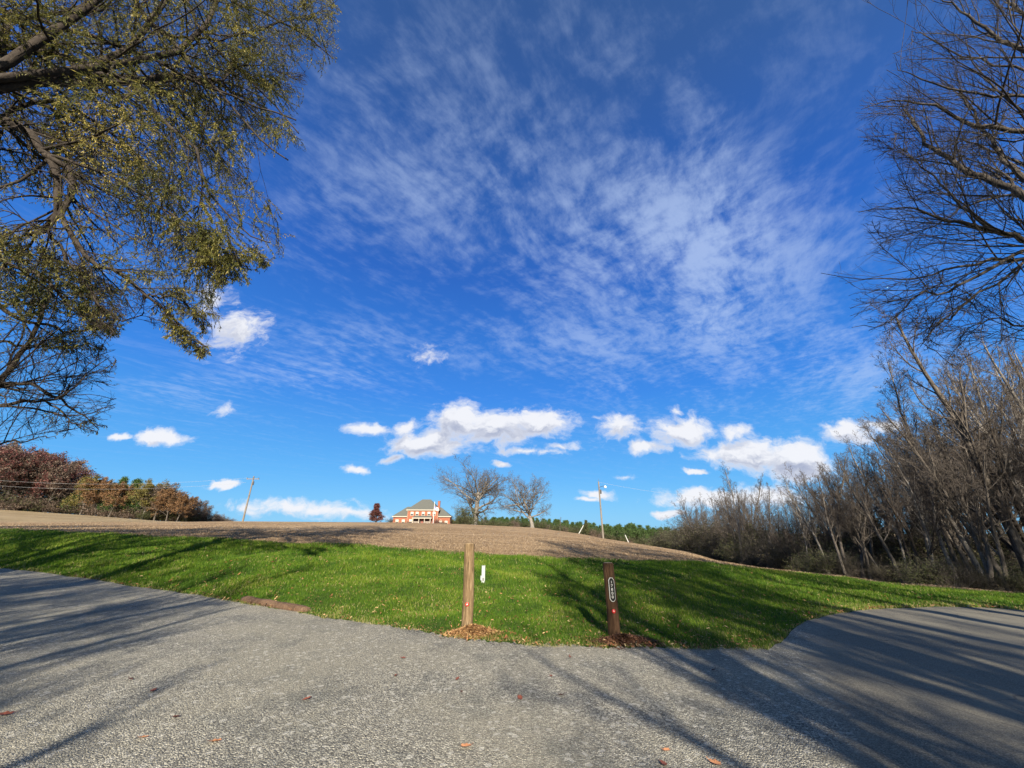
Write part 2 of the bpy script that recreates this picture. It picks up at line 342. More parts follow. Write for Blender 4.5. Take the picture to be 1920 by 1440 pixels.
# ------------------------------------------------------------------ ground sheets sharing one grid
def ground():
    az = np.concatenate([np.arange(-180, -64, 3.0), np.arange(-63, 66, 0.3), np.arange(66, 180.01, 3.0)]); az[-1] = 180
    seg = [(None, 0, 70, 'near'), (0, 1, 80, 'lawn'), (1, 2, 90, 'field'), (2, 3, 40, 'meadow'), (3, 4, 20, 'meadow'), (4, 5, 12, 'meadow'), (5, 6, 12, 'meadow')]
    rows = []; cats = []
    wob = 0.10 * vnoise(az * 3.1, az * 0 + 3) + 0.02 * vnoise(az * 7.7, az * 0 + 8)
    for (a, b, n, cat) in seg:
        ra = np.full(len(az), 0.9) if a is None else np.interp(az, AZ, Rl[a]); rb = np.interp(az, AZ, Rl[b])
        if a in (0,): ra = ra + wob * .6
        if b in (0,): rb = rb + wob * .6
        if a == 1: ra = ra + wob * 2.2
        if b == 1: rb = rb + wob * 2.2
        for k in range(n):
            t = k / n; rows.append(np.exp(np.log(ra) * (1 - t) + np.log(rb) * t)); cats.append(cat)
    rows.append(rb); RR = np.array(rows)                                  # (nr, na)
    X = RR * np.sin(np.radians(az)); Y = RR * np.cos(np.radians(az)); Z = height(X.ravel(), Y.ravel()).reshape(X.shape)
    V = np.stack([X, Y, Z], -1); na = len(az)
    def build(name, mask, m, extra_center=False):
        i, j = np.nonzero(mask)
        f = np.stack([i * na + j, i * na + j + 1, (i + 1) * na + j + 1, (i + 1) * na + j], 1)[:, ::-1]
        used, inv = np.unique(f, return_inverse=True); f = inv.reshape(f.shape); vv = V.reshape(-1, 3)[used]; fs = [f]
        if extra_center:
            c = len(vv); ring = np.searchsorted(used, np.arange(na)); vv = np.vstack([vv, [[0, 0, 0]]])
            fs.append(np.stack([ring[:-1], ring[1:], np.full(na - 1, c)], 1)[:, ::-1])
        return tag(link(name, mesh_np(name, vv, fs, True), m), kind='structure')
    cats = np.array(cats); M = np.zeros((len(cats), na - 1), bool)
    amid = (az[:-1] + az[1:]) / 2
    road = (cats == 'near')[:, None] & ((amid > 33.4) & (amid < 140))[None, :]
    near = (cats == 'near')[:, None] & ~((amid > 33.4) & (amid < 140))[None, :]
    tag(build('gravel_lot', near, NEARMAT, True), 'pale grey gravel parking area in the foreground')
    tag(build('road', road, NEARMAT), 'worn asphalt road curving away at right')
    tag(build('lawn', M | (cats == 'lawn')[:, None], SOIL), 'green lawn bank between gravel and field')
    tag(build('field', M | (cats == 'field')[:, None], FIELD), 'mown brown field on the rise')
    tag(build('meadow', M | (cats == 'meadow')[:, None], MEADOW), 'dry grass land beyond the field')
ground()

# ------------------------------------------------------------------ grass blades, leaf litter
def blade_mat(name, stops, trans=0.35, rough=.6):
    m, T, pos, b, fin = mat(name, rough, 0.25)
    t = T.n('ShaderNodeAttribute', attribute_name='tone').outputs['Fac']
    c = T.ramp(t, stops); fin(c)
    tr = T.n('ShaderNodeBsdfTranslucent', {'Color': c}); mx = T.n('ShaderNodeMixShader', {0: trans, 1: b.outputs[0], 2: tr.outputs[0]})
    T.L.new(mx.outputs[0], T.N['Material Output'].inputs[0]); return m
def blades(x, y, h, wd, tone, lean=.5, zoff=0.0):
    n = len(x); z = height(x, y) - 0.004 + zoff
    a = rng.uniform(0, 2 * np.pi, n); la = rng.uniform(0, 2 * np.pi, n); lm = rng.uniform(.1, lean, n) * h
    dx = np.cos(a) * wd / 2; dy = np.sin(a) * wd / 2; ox = np.cos(la) * lm; oy = np.sin(la) * lm
    B = np.stack([x, y, z], 1); V = np.empty((n, 5, 3))
    V[:, 0] = B + np.stack([-dx, -dy, 0 * dx], 1); V[:, 1] = B + np.stack([dx, dy, 0 * dx], 1)
    V[:, 2] = B + np.stack([dx * .8 + ox * .35, dy * .8 + oy * .35, h * .6], 1); V[:, 3] = B + np.stack([-dx * .8 + ox * .35, -dy * .8 + oy * .35, h * .6], 1)
    V[:, 4] = B + np.stack([ox, oy, h * .95], 1)
    i = np.arange(n) * 5
    return V.reshape(-1, 3), [np.stack([i, i + 1, i + 2, i + 3], 1), np.stack([i + 3, i + 2, i + 4], 1)], np.repeat(tone, 5)
def sample_polar(n, k0, k1, a0, a1, d0=0.0, d1=0.0, pw=0.75):
    a = rng.uniform(a0, a1, n); r0 = lineR(k0, a) + d0; r1 = lineR(k1, a) + d1
    t = rng.uniform(0, 1, n) ** (1 / pw) if pw < 1 else rng.uniform(0, 1, n)
    r = np.exp(np.log(r0) * (1 - t) + np.log(r1) * t)
    return r * np.sin(np.radians(a)), r * np.cos(np.radians(a)), r, r0
GRASS = blade_mat('grass_blade', [(0, (.020, .058, .004)), (.35, (.060, .135, .008)), (.7, (.135, .220, .014)), (.85, (.25, .28, .04)), (.93, (.36, .30, .12)), (1, (.50, .42, .22))], .4)
def grass():
    n = 430000
    x, y, r, r0 = sample_polar(n, 0, 1, -57, 60, -0.10, 0.35, 1)
    kp = (r - r0) > .035 + .075 * vnoise(x * 4.0, y * 4.0) + .04 * vnoise(x * 13.0, y * 13.0); x, y, r, r0 = x[kp], y[kp], r[kp], r0[kp]; n = len(x)
    patch = vnoise(x * .7, y * .7) * .5 + vnoise(x * 2.3 + 5, y * 2.3) * .5
    tone = np.clip(rng.normal(.47, .15, n) + .17 * patch + .10 * vnoise(x * .25, y * .25), 0, .84)
    edge = np.exp(-np.maximum(r - r0, 0) / .18); near = np.exp(-np.maximum(r - r0, 0) / 2.2)
    dead = rng.uniform(0, 1, n) < (.02 + .6 * edge + .22 * near * (patch > .1) + .10 * (vnoise(x * 1.3 + 3, y * 1.3) > .8)); tone[dead] = rng.uniform(.86, 1, dead.sum())
    hh = rng.uniform(.035, .085, n) * (1 - .5 * edge) * np.clip(1 + .25 * patch, .5, 1.6) * np.clip(r / 12, .8, 1.7)
    wd = .0045 * np.clip(r / 7, .9, 4)
    V, Fs, tn = blades(x, y, hh, wd, tone, .7)
    tag(link('grass', mesh_np('grass', V, Fs, False, tn), GRASS), 'short bright green grass covering the bank', 'grass', kind='stuff')
    # long-ish dry stubble on the near field
    n = 150000
    x, y, r, r0 = sample_polar(n, 1, 2, -57, 50, -.25, 0, 1); keep = rng.uniform(0, 1, n) < np.exp(-(r - r0) / 22)
    x, y, r, r0 = x[keep], y[keep], r[keep], r0[keep]; n = len(x)
    V, Fs, tn = blades(x, y, rng.uniform(.03, .09, n), .006 * np.clip(r / 9, 1, 5), rng.uniform(0, 1, n), 1.2)
    ST = blade_mat('stubble_blade', [(0, (.09, .055, .03)), (.5, (.24, .165, .095)), (1, (.45, .35, .23))], .2)
    tag(link('field_stubble', mesh_np('field_stubble', V, Fs, False, tn), ST), 'dry brown stubble at the near edge of the field', 'stubble', kind='stuff')
grass()
LEAFB = blade_mat('dead_leaf', [(0, (.10, .035, .018)), (.5, (.22, .085, .035)), (.8, (.36, .19, .08)), (1, (.55, .42, .22))], .15, .7)
def flakes(x, y, size, tone, lift):
    n = len(x); z = height(x, y) + lift
    a = rng.uniform(0, 2 * np.pi, n); t1 = rng.normal(0, .35, n); t2 = rng.normal(0, .35, n)
    e1 = np.stack([np.cos(a), np.sin(a), t1], 1) * size[:, None]; e2 = np.stack([-np.sin(a), np.cos(a), t2], 1) * size[:, None] * .5
    B = np.stack([x, y, z], 1); k = np.array([[-1, 0], [-.4, -.8], [.1, -.35], [.5, -.75], [1, .05], [.45, .8], [0, .4], [-.5, .7]])
    V = B[:, None] + k[None, :, 0, None] * e1[:, None] + k[None, :, 1, None] * e2[:, None]
    V[:, 2, 2] += size * .18; V[:, 6, 2] -= size * .1
    i = np.arange(n) * 8
    return V.reshape(-1, 3), [np.stack([i + j for j in q], 1) for q in ((0, 1, 2, 6), (0, 6, 7, 0)[:3], (2, 3, 4, 5), (2, 5, 6))], np.repeat(tone, 8)
def litter():
    n = 24000
    x, y, r, r0 = sample_polar(n, 0, 1, -50, 58, -.16, .5, 1)
    az = np.degrees(np.arctan2(x, y)); pr = .13 + 1.1 * np.exp(-np.abs(r - r0) / .16) + .45 * np.exp(-(r - r0) / 2.0) * np.exp(-((az - 14) / 24) ** 2)
    pr += 1.0 * np.exp(-np.abs(lineR(1, az) - r) / .4) * (az < -2)
    keep = rng.uniform(0, 1, n) < pr * .8; x, y, r = x[keep], y[keep], r[keep]
    V, Fs, tn = flakes(x, y, rng.uniform(.014, .034, len(x)) * np.clip(r / 9, .9, 2), rng.uniform(0, 1, len(x)) ** .7, .045)
    tag(link('leaf_litter', mesh_np('leaf_litter', V, Fs, False, tn), LEAFB), 'scattered small brown dead leaves in the grass', 'leaf litter', kind='stuff')
litter()

# ------------------------------------------------------------------ tree growth (vectorised, level by level)
def unit(v): return v / np.maximum(np.linalg.norm(v, axis=-1, keepdims=True), 1e-9)
def spawn(rg, Pp, Rp, nkids, t0, t1, ang, ang_sd, length, nseg, wig, trop, rratio, rend=.35, lshape=None, plane=None, seglen_rel=None):
    """children of parent polylines Pp (N,n+1,3) with radii Rp (N,n+1)"""
    N, n1, _ = Pp.shape; n = n1 - 1
    t = (rg.uniform(0, 1, (N, nkids)) + np.arange(nkids)[None, :]) / nkids; t = t0 + (t1 - t0) * t
    fi = t * n; i = np.clip(fi.astype(int), 0, n - 1); f = fi - i; idx = np.arange(N)[:, None]
    base = Pp[idx, i] * (1 - f)[..., None] + Pp[idx, i + 1] * f[..., None]
    d = unit(Pp[idx, i + 1] - Pp[idx, i]); rb = Rp[idx, i] * (1 - f) + Rp[idx, i + 1] * f
    ref = np.where(np.abs(d[..., 2:3]) > .9, np.array([1., 0, 0]), np.array([0, 0, 1.]))
    a = unit(np.cross(d, ref)); b = np.cross(d, a)
    ph = rg.uniform(0, 2 * np.pi, (N, 1)) + np.arange(nkids)[None, :] * 2.4 + rg.normal(0, .4, (N, nkids))
    th = np.abs(rg.normal(ang, ang_sd, (N, nkids)))
    cdir = unit(d * np.cos(th)[..., None] + (a * np.cos(ph)[..., None] + b * np.sin(ph)[..., None]) * np.sin(th)[..., None])
    plen = np.linalg.norm(np.diff(Pp, axis=1), axis=2).sum(1)[:, None]
    ln = length * plen * rg.uniform(.65, 1.25, (N, nkids)) * (lshape(t) if lshape else 1)
    rc = np.minimum(rb * .8, rb * rratio * rg.uniform(.8, 1.15, (N, nkids)))
    M = N * nkids; base = base.reshape(M, 3); cdir = cdir.reshape(M, 3); ln = ln.reshape(M); rc = rc.reshape(M)
    return march(rg, base, cdir, ln, rc, nseg, wig, trop, rend)
def march(rg, base, d, ln, rc, nseg, wig, trop, rend):
    M = len(base); Pn = np.empty((M, nseg + 1, 3)); Pn[:, 0] = base; sl = (ln / nseg)[:, None]
    for k in range(nseg):
        d = unit(d + rg.normal(0, wig, (M, 3)) + np.array([0, 0, trop]))
        Pn[:, k + 1] = Pn[:, k] + d * sl
    s = np.linspace(0, 1, nseg + 1)[None]
    return Pn, rc[:, None] * (1 - s * (1 - rend))
def tubes(batches):
    """batches: list of (P, R, sides) -> verts, quads"""
    VV = []; FF = []; off = 0
    for Pn, Rn, sd_ in batches:
        if len(Pn) == 0: continue
        N, n1, _ = Pn.shape; d = np.empty_like(Pn); d[:, 1:-1] = Pn[:, 2:] - Pn[:, :-2]; d[:, 0] = Pn[:, 1] - Pn[:, 0]; d[:, -1] = Pn[:, -1] - Pn[:, -2]
        d = unit(d); D0 = unit(Pn[:, -1] - Pn[:, 0])
        ref = np.where(np.abs(D0[:, 2:3]) > .8, np.array([1., .2, 0]), np.array([.1, 0, 1.]))[:, None]
        a = unit(np.cross(d, np.broadcast_to(ref, d.shape))); b = np.cross(d, a)
        th = np.arange(sd_) * 2 * np.pi / sd_
        V = Pn[:, :, None] + Rn[:, :, None, None] * (a[:, :, None] * np.cos(th)[None, None, :, None] + b[:, :, None] * np.sin(th)[None, None, :, None])
        VV.append(V.reshape(-1, 3))
        i = (np.arange(N)[:, None, None] * n1 + np.arange(n1 - 1)[None, :, None]) * sd_; k = np.arange(sd_)[None, None, :]; k2 = (k + 1) % sd_
        FF.append(np.stack([i + k, i + k2, i + sd_ + k2, i + sd_ + k], -1).reshape(-1, 4) + off); off += N * n1 * sd_
    return np.vstack(VV), np.vstack(FF)
def leaf_quads(rg, base, d, ln, wd, tone):
    """lanceolate leaf: 4 verts diamond with fold"""
    n = len(base); d = unit(d); s = unit(np.cross(d, rg.normal(0, 1, (n, 3))))
    V = np.empty((n, 4, 3)); V[:, 0] = base; V[:, 2] = base + d * ln[:, None]
    mid = base + d * (ln * .45)[:, None]; V[:, 1] = mid + s * (wd / 2)[:, None]; V[:, 3] = mid - s * (wd / 2)[:, None]
    i = np.arange(n) * 4
    return V.reshape(-1, 3), np.stack([i, i + 1, i + 2, i + 3], 1), np.repeat(tone, 4)
def bark_mat(name, c0, c1, c2, sc=6.0):
    m, T, pos, b, fin = mat(name, .9, .15)
    oc = T.n('ShaderNodeTexCoord').outputs['Object']
    st_ = T.vm('MULTIPLY', oc, (1, 1, .25)); n = T.noise(st_, sc * 3, 8, .7); n2 = T.noise(oc, sc * .35, 5, .6)
    c = T.ramp(T.m('ADD', T.m('MULTIPLY', n, .6), T.m('MULTIPLY', n2, .4)), [(0.35, c0), (.5, c1), (.66, c2)])
    return fin(c, T.bump(n, .9, .03))
BARK = bark_mat('grey_bark', (.042, .035, .029), (.095, .081, .068), (.21, .187, .163))
BARKL = bark_mat('pale_bark', (.09, .078, .066), (.18, .162, .142), (.32, .295, .265))
TWIG = bark_mat('twig_bark', (.052, .043, .037), (.088, .074, .064), (.155, .134, .118))
BARKD = bark_mat('dark_bark', (.020, .016, .013), (.042, .034, .028), (.080, .067, .055))
def leaf_mat(name, stops, trans=.35): return blade_mat(name, stops, trans, .55)

def bare_tree_mesh(seed, Ht, rad, kind='forest'):
    rg = np.random.default_rng(seed)
    nst = {'forest': 1, 'multi': 4, 'oak': 1, 'thin': 1, 'round': 3}[kind]
    base = np.zeros((nst, 3)); d = np.tile([0, 0, 1.], (nst, 1)) + rg.normal(0, .05, (nst, 3))
    if nst > 1: base[:, :2] += rg.normal(0, .25, (nst, 2)); d += rg.normal(0, .28, (nst, 3)) * [1, 1, 0]
    d = unit(d); ln = np.full(nst, Ht * (.5 if kind == 'oak' else .92)) * (1 if nst == 1 else rg.uniform(.7, 1, nst))
    P0, R0 = march(rg, base, d, ln, np.full(nst, rad), 12, .055, .03, .22 if kind != 'oak' else .5)
    R0[:, 0] *= 1.35
    if kind == 'oak':
        sh = lambda t: 1.0 + 0 * t
        P1, R1 = spawn(rg, P0, R0, 15, .28, 1, .95, .25, 1.15, 10, .12, .05, .55, .25, sh)
        P2, R2 = spawn(rg, P1, R1, 10, .2, 1, .8, .2, .46, 7, .15, .04, .55, .3, lambda t: 1.15 - .6 * t)
        P3, R3 = spawn(rg, P2, R2, 8, .15, 1, .75, .2, .48, 5, .17, .03, .5, .35, lambda t: 1.1 - .5 * t)
        P4, R4 = spawn(rg, P3, R3, 6, .15, 1, .7, .25, .5, 3, .2, .02, .55, .5)
        tr = [(P0, R0, 12), (P1, R1, 7)]; cr = [(P2, R2, 5), (P3, R3, 3), (P4, np.maximum(R4, .012), 3)]
    else:
        ang = {'forest': .48, 'multi': .42, 'thin': .36, 'round': .7}[kind]; nk = {'forest': 17, 'multi': 9, 'thin': 22, 'round': 12}[kind]
        l1 = {'forest': .31, 'multi': .36, 'thin': .22, 'round': .5}[kind]
        sh = (lambda t: (1.25 - .95 * t)) if kind != 'thin' else (lambda t: 1.1 - .6 * t)
        P1, R1 = spawn(rg, P0, R0, nk, .28 if kind != 'round' else .2, 1, ang, .15, l1, 8, .10, .07, .45, .25, sh)
        P2, R2 = spawn(rg, P1, R1, 8, .2, 1, .6, .2, .42, 5, .13, .06, .5, .35, lambda t: 1.15 - .6 * t)
        P3, R3 = spawn(rg, P2, R2, 6, .15, 1, .6, .2, .45, 4, .15, .05, .55, .4, lambda t: 1.1 - .5 * t)
        P4, R4 = spawn(rg, P3, R3, 3, .15, 1, .6, .25, .5, 2, .16, .05, .6, .6)
        tr = [(P0, R0, 9), (P1[:, :], R1, 5), (P2, R2, 4)]; cr = [ (P3, np.maximum(R3, .007), 3), (P4, np.maximum(R4, .006), 3)]
    a = tubes(tr); b = tubes(cr)
    return mesh_np('trunk', a[0], a[1], True), mesh_np('crown', b[0], b[1], True)

def make_bare(seed, Ht, rad, kind, bark, twig, name='bare_tree'):
    tm, cm_ = bare_tree_mesh(seed, Ht, rad, kind)
    root = empty(name, (0, 0, 0)); link('trunk', tm, bark, root); link('crown', cm_, twig, root); root['H'] = Ht
    return root
def leafy_tree(seed, Ht, rad, leafm, nleaf, lsz, shape='round', name='autumn_tree', bark=None, thin=1.0):
    rg = np.random.default_rng(seed)
    P0, R0 = march(rg, np.zeros((1, 3)), np.array([[0, 0, 1.]]), np.array([Ht * .85]), np.array([rad]), 12, .05, .03, .25)
    if shape == 'round': a = (24, .2, .95, .2, .52, lambda t: (.95 + .9 * t - 1.35 * t * t), .05)
    elif shape == 'pine': a = (46, .3, 1.35, .15, .21, lambda t: 1.25 - .95 * t ** 1.6, .0)
    else: a = (40, .08, 1.0, .2, .26, lambda t: 1.3 - 1.1 * t, .08)
    P1, R1 = spawn(rg, P0, R0, a[0], a[1], 1, a[2], a[3], a[4], 7, .11, a[6], .4, .25, a[5])
    P2, R2 = spawn(rg, P1, R1, 8, .2, 1, .75, .2, .42, 4, .14, .04, .5, .4, lambda t: 1.15 - .6 * t)
    P3, R3 = spawn(rg, P2, R2, 5, .2, 1, .7, .2, .5, 3, .16, .03, .5, .5)
    M = len(P3); k = rg.integers(0, M, nleaf); u = rg.uniform(.1, 1.05, nleaf) * 2.999; i = np.minimum(u.astype(int), 2); f = (u - i)[:, None]
    base = P3[k, i] * (1 - f) + P3[k, i + 1] * f + rg.normal(0, lsz * .6, (nleaf, 3))
    clump = rg.normal(0, .17, M)[k]; tone = np.clip(.5 + clump + rg.normal(0, .13, nleaf), 0, 1)
    d = rg.normal(0, 1, (nleaf, 3)) + [0, 0, .15 if shape == 'pine' else -.1]
    V, Fq, tn = leaf_quads(rg, base, d, rg.uniform(.7, 1.3, nleaf) * lsz, rg.uniform(.35, .75, nleaf) * lsz * thin, tone)
    a_ = tubes([(P0, R0, 8), (P1, R1, 4), (P2, R2, 3), (P3, np.maximum(R3, .012), 3)])
    root = empty(name, (0, 0, 0)); link('trunk', mesh_np('trunk', a_[0], a_[1], True), bark or BARK, root)
    link('crown', mesh_np('crown', V, Fq, False, tn), leafm, root); root['H'] = Ht
    return root
def shrub(seed, Ht, wid, leafm, nleaf, lsz, name='bush', bark=None):
    rg = np.random.default_rng(seed); n = 16
    base = np.stack([rg.normal(0, wid * .22, n), rg.normal(0, wid * .22, n), np.zeros(n)], 1)
    d = unit(np.stack([rg.normal(0, .45, n), rg.normal(0, .45, n), np.ones(n)], 1))
    P0, R0 = march(rg, base, d, rg.uniform(.6, 1, n) * Ht, np.full(n, .03), 6, .14, .0, .3)
    P1, R1 = spawn(rg, P0, R0, 10, .1, 1, .8, .25, .5, 4, .2, .02, .6, .4)
    P2, R2 = spawn(rg, P1, R1, 6, .1, 1, .8, .3, .5, 3, .2, .02, .6, .5)
    M = len(P2); k = rg.integers(0, M, nleaf); u = rg.uniform(0, 1, nleaf) * 2.999; i = np.minimum(u.astype(int), 2); f = (u - i)[:, None]
    bs = P2[k, i] * (1 - f) + P2[k, i + 1] * f + rg.normal(0, lsz * .7, (nleaf, 3))
    tone = np.clip(.5 + rg.normal(0, .2, M)[k] + rg.normal(0, .12, nleaf), 0, 1)
    V, Fq, tn = leaf_quads(rg, bs, rg.normal(0, 1, (nleaf, 3)), rg.uniform(.7, 1.3, nleaf) * lsz, rg.uniform(.3, .6, nleaf) * lsz, tone)
    V[:, 2] = np.maximum(V[:, 2], 0.02)
    a_ = tubes([(P0, R0, 5), (P1, R1, 3), (P2, np.maximum(R2, .006), 3)])
    root = empty(name, (0, 0, 0)); link('stem', mesh_np('stem', a_[0], a_[1], True), bark or TWIG, root)
    link('foliage', mesh_np('foliage', V, Fq, False, tn), leafm, root); root['H'] = Ht
    return root
_used = set()
def put(proto, x, y, Hh, label, cat, group=None, rz=None, sink=.15, wide=1.0):
    if proto.name in _used: o = copy_tree(proto)
    else: o = proto; _used.add(proto.name)
    s = Hh / proto['H']; o.scale = (s * wide, s * wide, s); o.location = (x, y, H(x, y) - sink * s)
    o.rotation_euler = (0, 0, random.uniform(0, 6.28) if rz is None else rz)
    tag(o, label, cat, group); return o
def top_height(px, py, x, y):
    """height that puts the top at picture row py when standing at x, y"""
    lo, hi = 1, 60
    for _ in range(40):
        md = (lo + hi) / 2; z = H(x, y) + md - CAMZ; c_ = y * ct + z * st; v = (z * ct - y * st) / c_; row = 720 - v * F
        if row > py: lo = md
        else: hi = md
    return lo
def xy(px, py, Y):
    p = P(px, py, Y); return float(p[0]), float(p[1])

SHADERS = [(0, 4.7, -9, 14), (0, 6.3, -8, 14), (0, 7.4, -12, 15), (0, 3.6, -6, 10), (0, 9.5, -20, 17), (0, 12, -22, 17), (1, -7, -10, 12), (1, -9.5, -7, 12),
  (5, 6.6, -5, 21), (5, 7.9, -7.5, 23), (5, 9.9, -5.2, 22), (5, 11.6, -4.4, 23), (5, 13.6, -3.8, 22), (5, 15.9, -6, 23), (5, 18.5, -4, 21), (5, 22, -3, 22), (5, 25, -6, 22),
  (2, -12, -8, 11), (2, -19, -5, 14), (2, -25, 1, 17), (2, -36, 8, 18), (3, 10.2, -21, 20), (2, -20, 5, 18), (3, -5.6, -9, 10), (3, -8.5, -8, 11), (4, 4.9, -5.6, 4.9), (4, 8.2, -6.0, 4.8), (1, -4.8, -12, 11), (3, -11.5, -9, 13),
  (2, 29, -3, 18), (3, 35, 2, 19), (2, 43, 6, 19)]
# ------------------------------------------------------------------ leaf materials
L_OLIVE = leaf_mat('willow_oak_leaf', [(0, (.055, .070, .018)), (.45, (.15, .145, .035)), (.75, (.29, .245, .06)), (.9, (.42, .34, .08)), (1, (.58, .45, .14))], .45)
L_RUST = leaf_mat('rust_leaf', [(0, (.06, .028, .014)), (.5, (.17, .090, .040)), (1, (.30, .18, .08))], .25)
L_BROWN = leaf_mat('brown_leaf', [(0, (.05, .034, .026)), (.5, (.135, .096, .070)), (1, (.24, .18, .14))], .2)
L_MAROON = leaf_mat('maroon_leaf', [(0, (.045, .014, .014)), (.5, (.12, .040, .036)), (1, (.22, .10, .08))], .25)
L_GOLD = leaf_mat('olive_gold_leaf', [(0, (.045, .05, .014)), (.5, (.15, .13, .035)), (1, (.32, .24, .07))], .25)
L_PINE = leaf_mat('pine_needles', [(0, (.016, .036, .011)), (.5, (.055, .100, .026)), (1, (.13, .18, .05))], .15)
L_CEDAR = leaf_mat('cedar_foliage', [(0, (.020, .028, .010)), (.5, (.055, .065, .022)), (1, (.13, .13, .05))], .15)
L_THICK = leaf_mat('thicket_foliage', [(0, (.016, .017, .008)), (.5, (.040, .038, .018)), (1, (.11, .095, .05))], .2)

# ------------------------------------------------------------------ brick house on the rise
def house():
    Y0 = 170.0; px0, pxr = 680, 9.6; s = .0238; sz = .0221
    cx, _ = xy(792, 982, Y0); gz = P(792, 982.5, Y0)[2]
    X = lambda c: (c - 1075) * s                       # crop column -> metres from the middle
    Z = lambda r: (790 - r) * sz
    root = empty('brick_house', (cx, Y0, gz)); root.rotation_euler = (0, 0, R(3))
    tag(root, 'red brick house with grey hip roof and low wings on the hilltop', 'house')
    m, T, pos, b, fin = mat('red_brick', .9, .1)
    oc = T.n('ShaderNodeTexCoord').outputs['Object']
    br = T.n('ShaderNodeTexBrick', {'Vector': T.n('ShaderNodeMapping', {'Vector': oc, 'Rotation': (R(90), 0, 0)}).outputs[0], 'Color1': (.25, .075, .038, 1), 'Color2': (.18, .052, .028, 1), 'Mortar': (.28, .20, .15, 1), 'Scale': 1.0, 'Mortar Size': .008, 'Brick Width': .22, 'Row Height': .075})
    BR = fin(T.mix(T.noise(oc, 2, 5), br.outputs[0], (.26, .088, .052)))
    m, T, pos, b, fin = mat('grey_shingle', .9, .15)
    RF = fin(T.mix(T.noise(pos, 3, 6), (.07, .072, .064), (.12, .122, .108)))
    def plain(nm, c, r=.6): m, T, pos, b, fin = mat(nm, r, .3); return fin(T.mix(T.noise(pos, 8, 4), tuple(x * .9 for x in c), c))
    WH = plain('white_paint', (.42, .37, .30)); CR = plain('cream_stone', (.30, .19, .13)); GL = plain('dark_glass', (.03, .035, .045), .15)
    BL = plain('window_blind', (.48, .44, .36)); DK = plain('porch_shade', (.10, .06, .05)); DR = plain('door_red', (.22, .07, .05))
    mx0, mx1, d = X(790), X(1345), 10.5; e1 = Z(535); ew = Z(655)
    MB().box(mx0, mx1, 0, d, -1.5, e1).build('wall', BR, root)
    MB().box(X(530), mx0 - .003, 1.2, d - 1, -1.5, ew).build('wall', BR, root)
    MB().box(mx1 + .003, X(1560), 1.2, d - 1, -1.5, ew).build('wall', BR, root)
    def hip(name, x0, x1, y0, y1, z, rx0, rx1, ry, rz, th=.16):
        o = MB(); o.add([(x0, y0, z), (x1, y0, z), (x1, y1, z), (x0, y1, z), (rx0, ry, rz), (rx1, ry, rz),
                         (x0, y0, z - th), (x1, y0, z - th), (x1, y1, z - th), (x0, y1, z - th)],
            [(0, 1, 5, 4), (1, 2, 5), (2, 3, 4, 5), (3, 0, 4), (6, 7, 1, 0), (7, 8, 2, 1), (8, 9, 3, 2), (9, 6, 0, 3), (9, 8, 7, 6)])
        return o.build(name, RF, root)
    rm = hip('roof', mx0 - .5, mx1 + .5, -.5, d + .5, e1 + .17, X(1000), X(1160), d / 2, Z(365) + 1.1)
    hip('roof', X(530) - .5, mx0 - .004, .7, d - .5, ew + .17, X(735), mx0 - .004, d / 2, Z(495) + .8)
    hip('roof', mx1 + .004, X(1560) + .5, .7, d - .5, ew + .17, mx1 + .004, mx1 + .5, d / 2, Z(505) + .8)
    for (a, c_, y, z) in ((mx0 - .5, mx1 + .5, -.53, e1), (X(530) - .5, mx0 - .01, .67, ew), (mx1 + .01, X(1560) + .5, .67, ew)):
        MB().box(a, c_, y, y + .03, z - .12, z + .2).build('fascia', WH, root)
    for x in (mx0, mx1 - .3):
        q = MB()
        for k in range(12): q.box(x - .02, x + (.32 if k % 2 else .22), -.03, .0 - .002, k * .46, k * .46 + .3)
        q.build('quoin', CR, root)
    ch = MB().box(X(1308), X(1350), 3.2, 4.4, Z(560), Z(360)).box(X(1308) - .08, X(1350) + .08, 3.12, 4.48, Z(360), Z(350)).build('chimney', BR, rm)
    def window(x, y, z0_, z1_, wd=1.05, arch=False):
        f = MB(); t = .13
        f.box(x - wd / 2 - t, x - wd / 2, y - .07, y, z0_ - .08, z1_ + t).box(x + wd / 2, x + wd / 2 + t, y - .07, y, z0_ - .08, z1_ + t)
        f.box(x - wd / 2, x + wd / 2, y - .07, y, z1_, z1_ + t).box(x - wd / 2 - .2, x + wd / 2 + .2, y - .12, y, z0_ - .2, z0_ - .08)
        if arch: f.tube([(x + math.cos(a) * wd / 2, y - .04, z1_ + math.sin(a) * wd / 2) for a in np.linspace(0, math.pi, 9)], .06, 5)
        f.box(x - .02, x + .02, y - .06, y, z0_, z1_)
        w_ = f.build('window', WH, root)
        MB().box(x - wd / 2, x + wd / 2, y - .025, y - .004, z0_ - .08, z0_ + (z1_ - z0_) * .42).build('pane', GL, w_)
        MB().box(x - wd / 2, x + wd / 2, y - .028, y - .004, z0_ + (z1_ - z0_) * .42, z1_).build('blind', BL, w_)
    for c_ in (873, 965, 1075, 1178, 1272): window(X(c_), 0, Z(628), Z(570))
    for c_ in (605, 718): window(X(c_), 1.2, Z(772), Z(712))
    window(X(860), 0, Z(770), Z(708)); window(X(1390), 1.2, Z(785), Z(732), arch=True); window(X(1492), 1.2, Z(785), Z(735))
    # porch
    p0, p1 = X(905), X(1240)
    MB().box(p0 + .2, p1 - .2, -.012, -.004, 0, Z(690)).build('porch_shade_sheet', DK, root)  # thin dark sheet over the brick, paints the shade of the porch recess
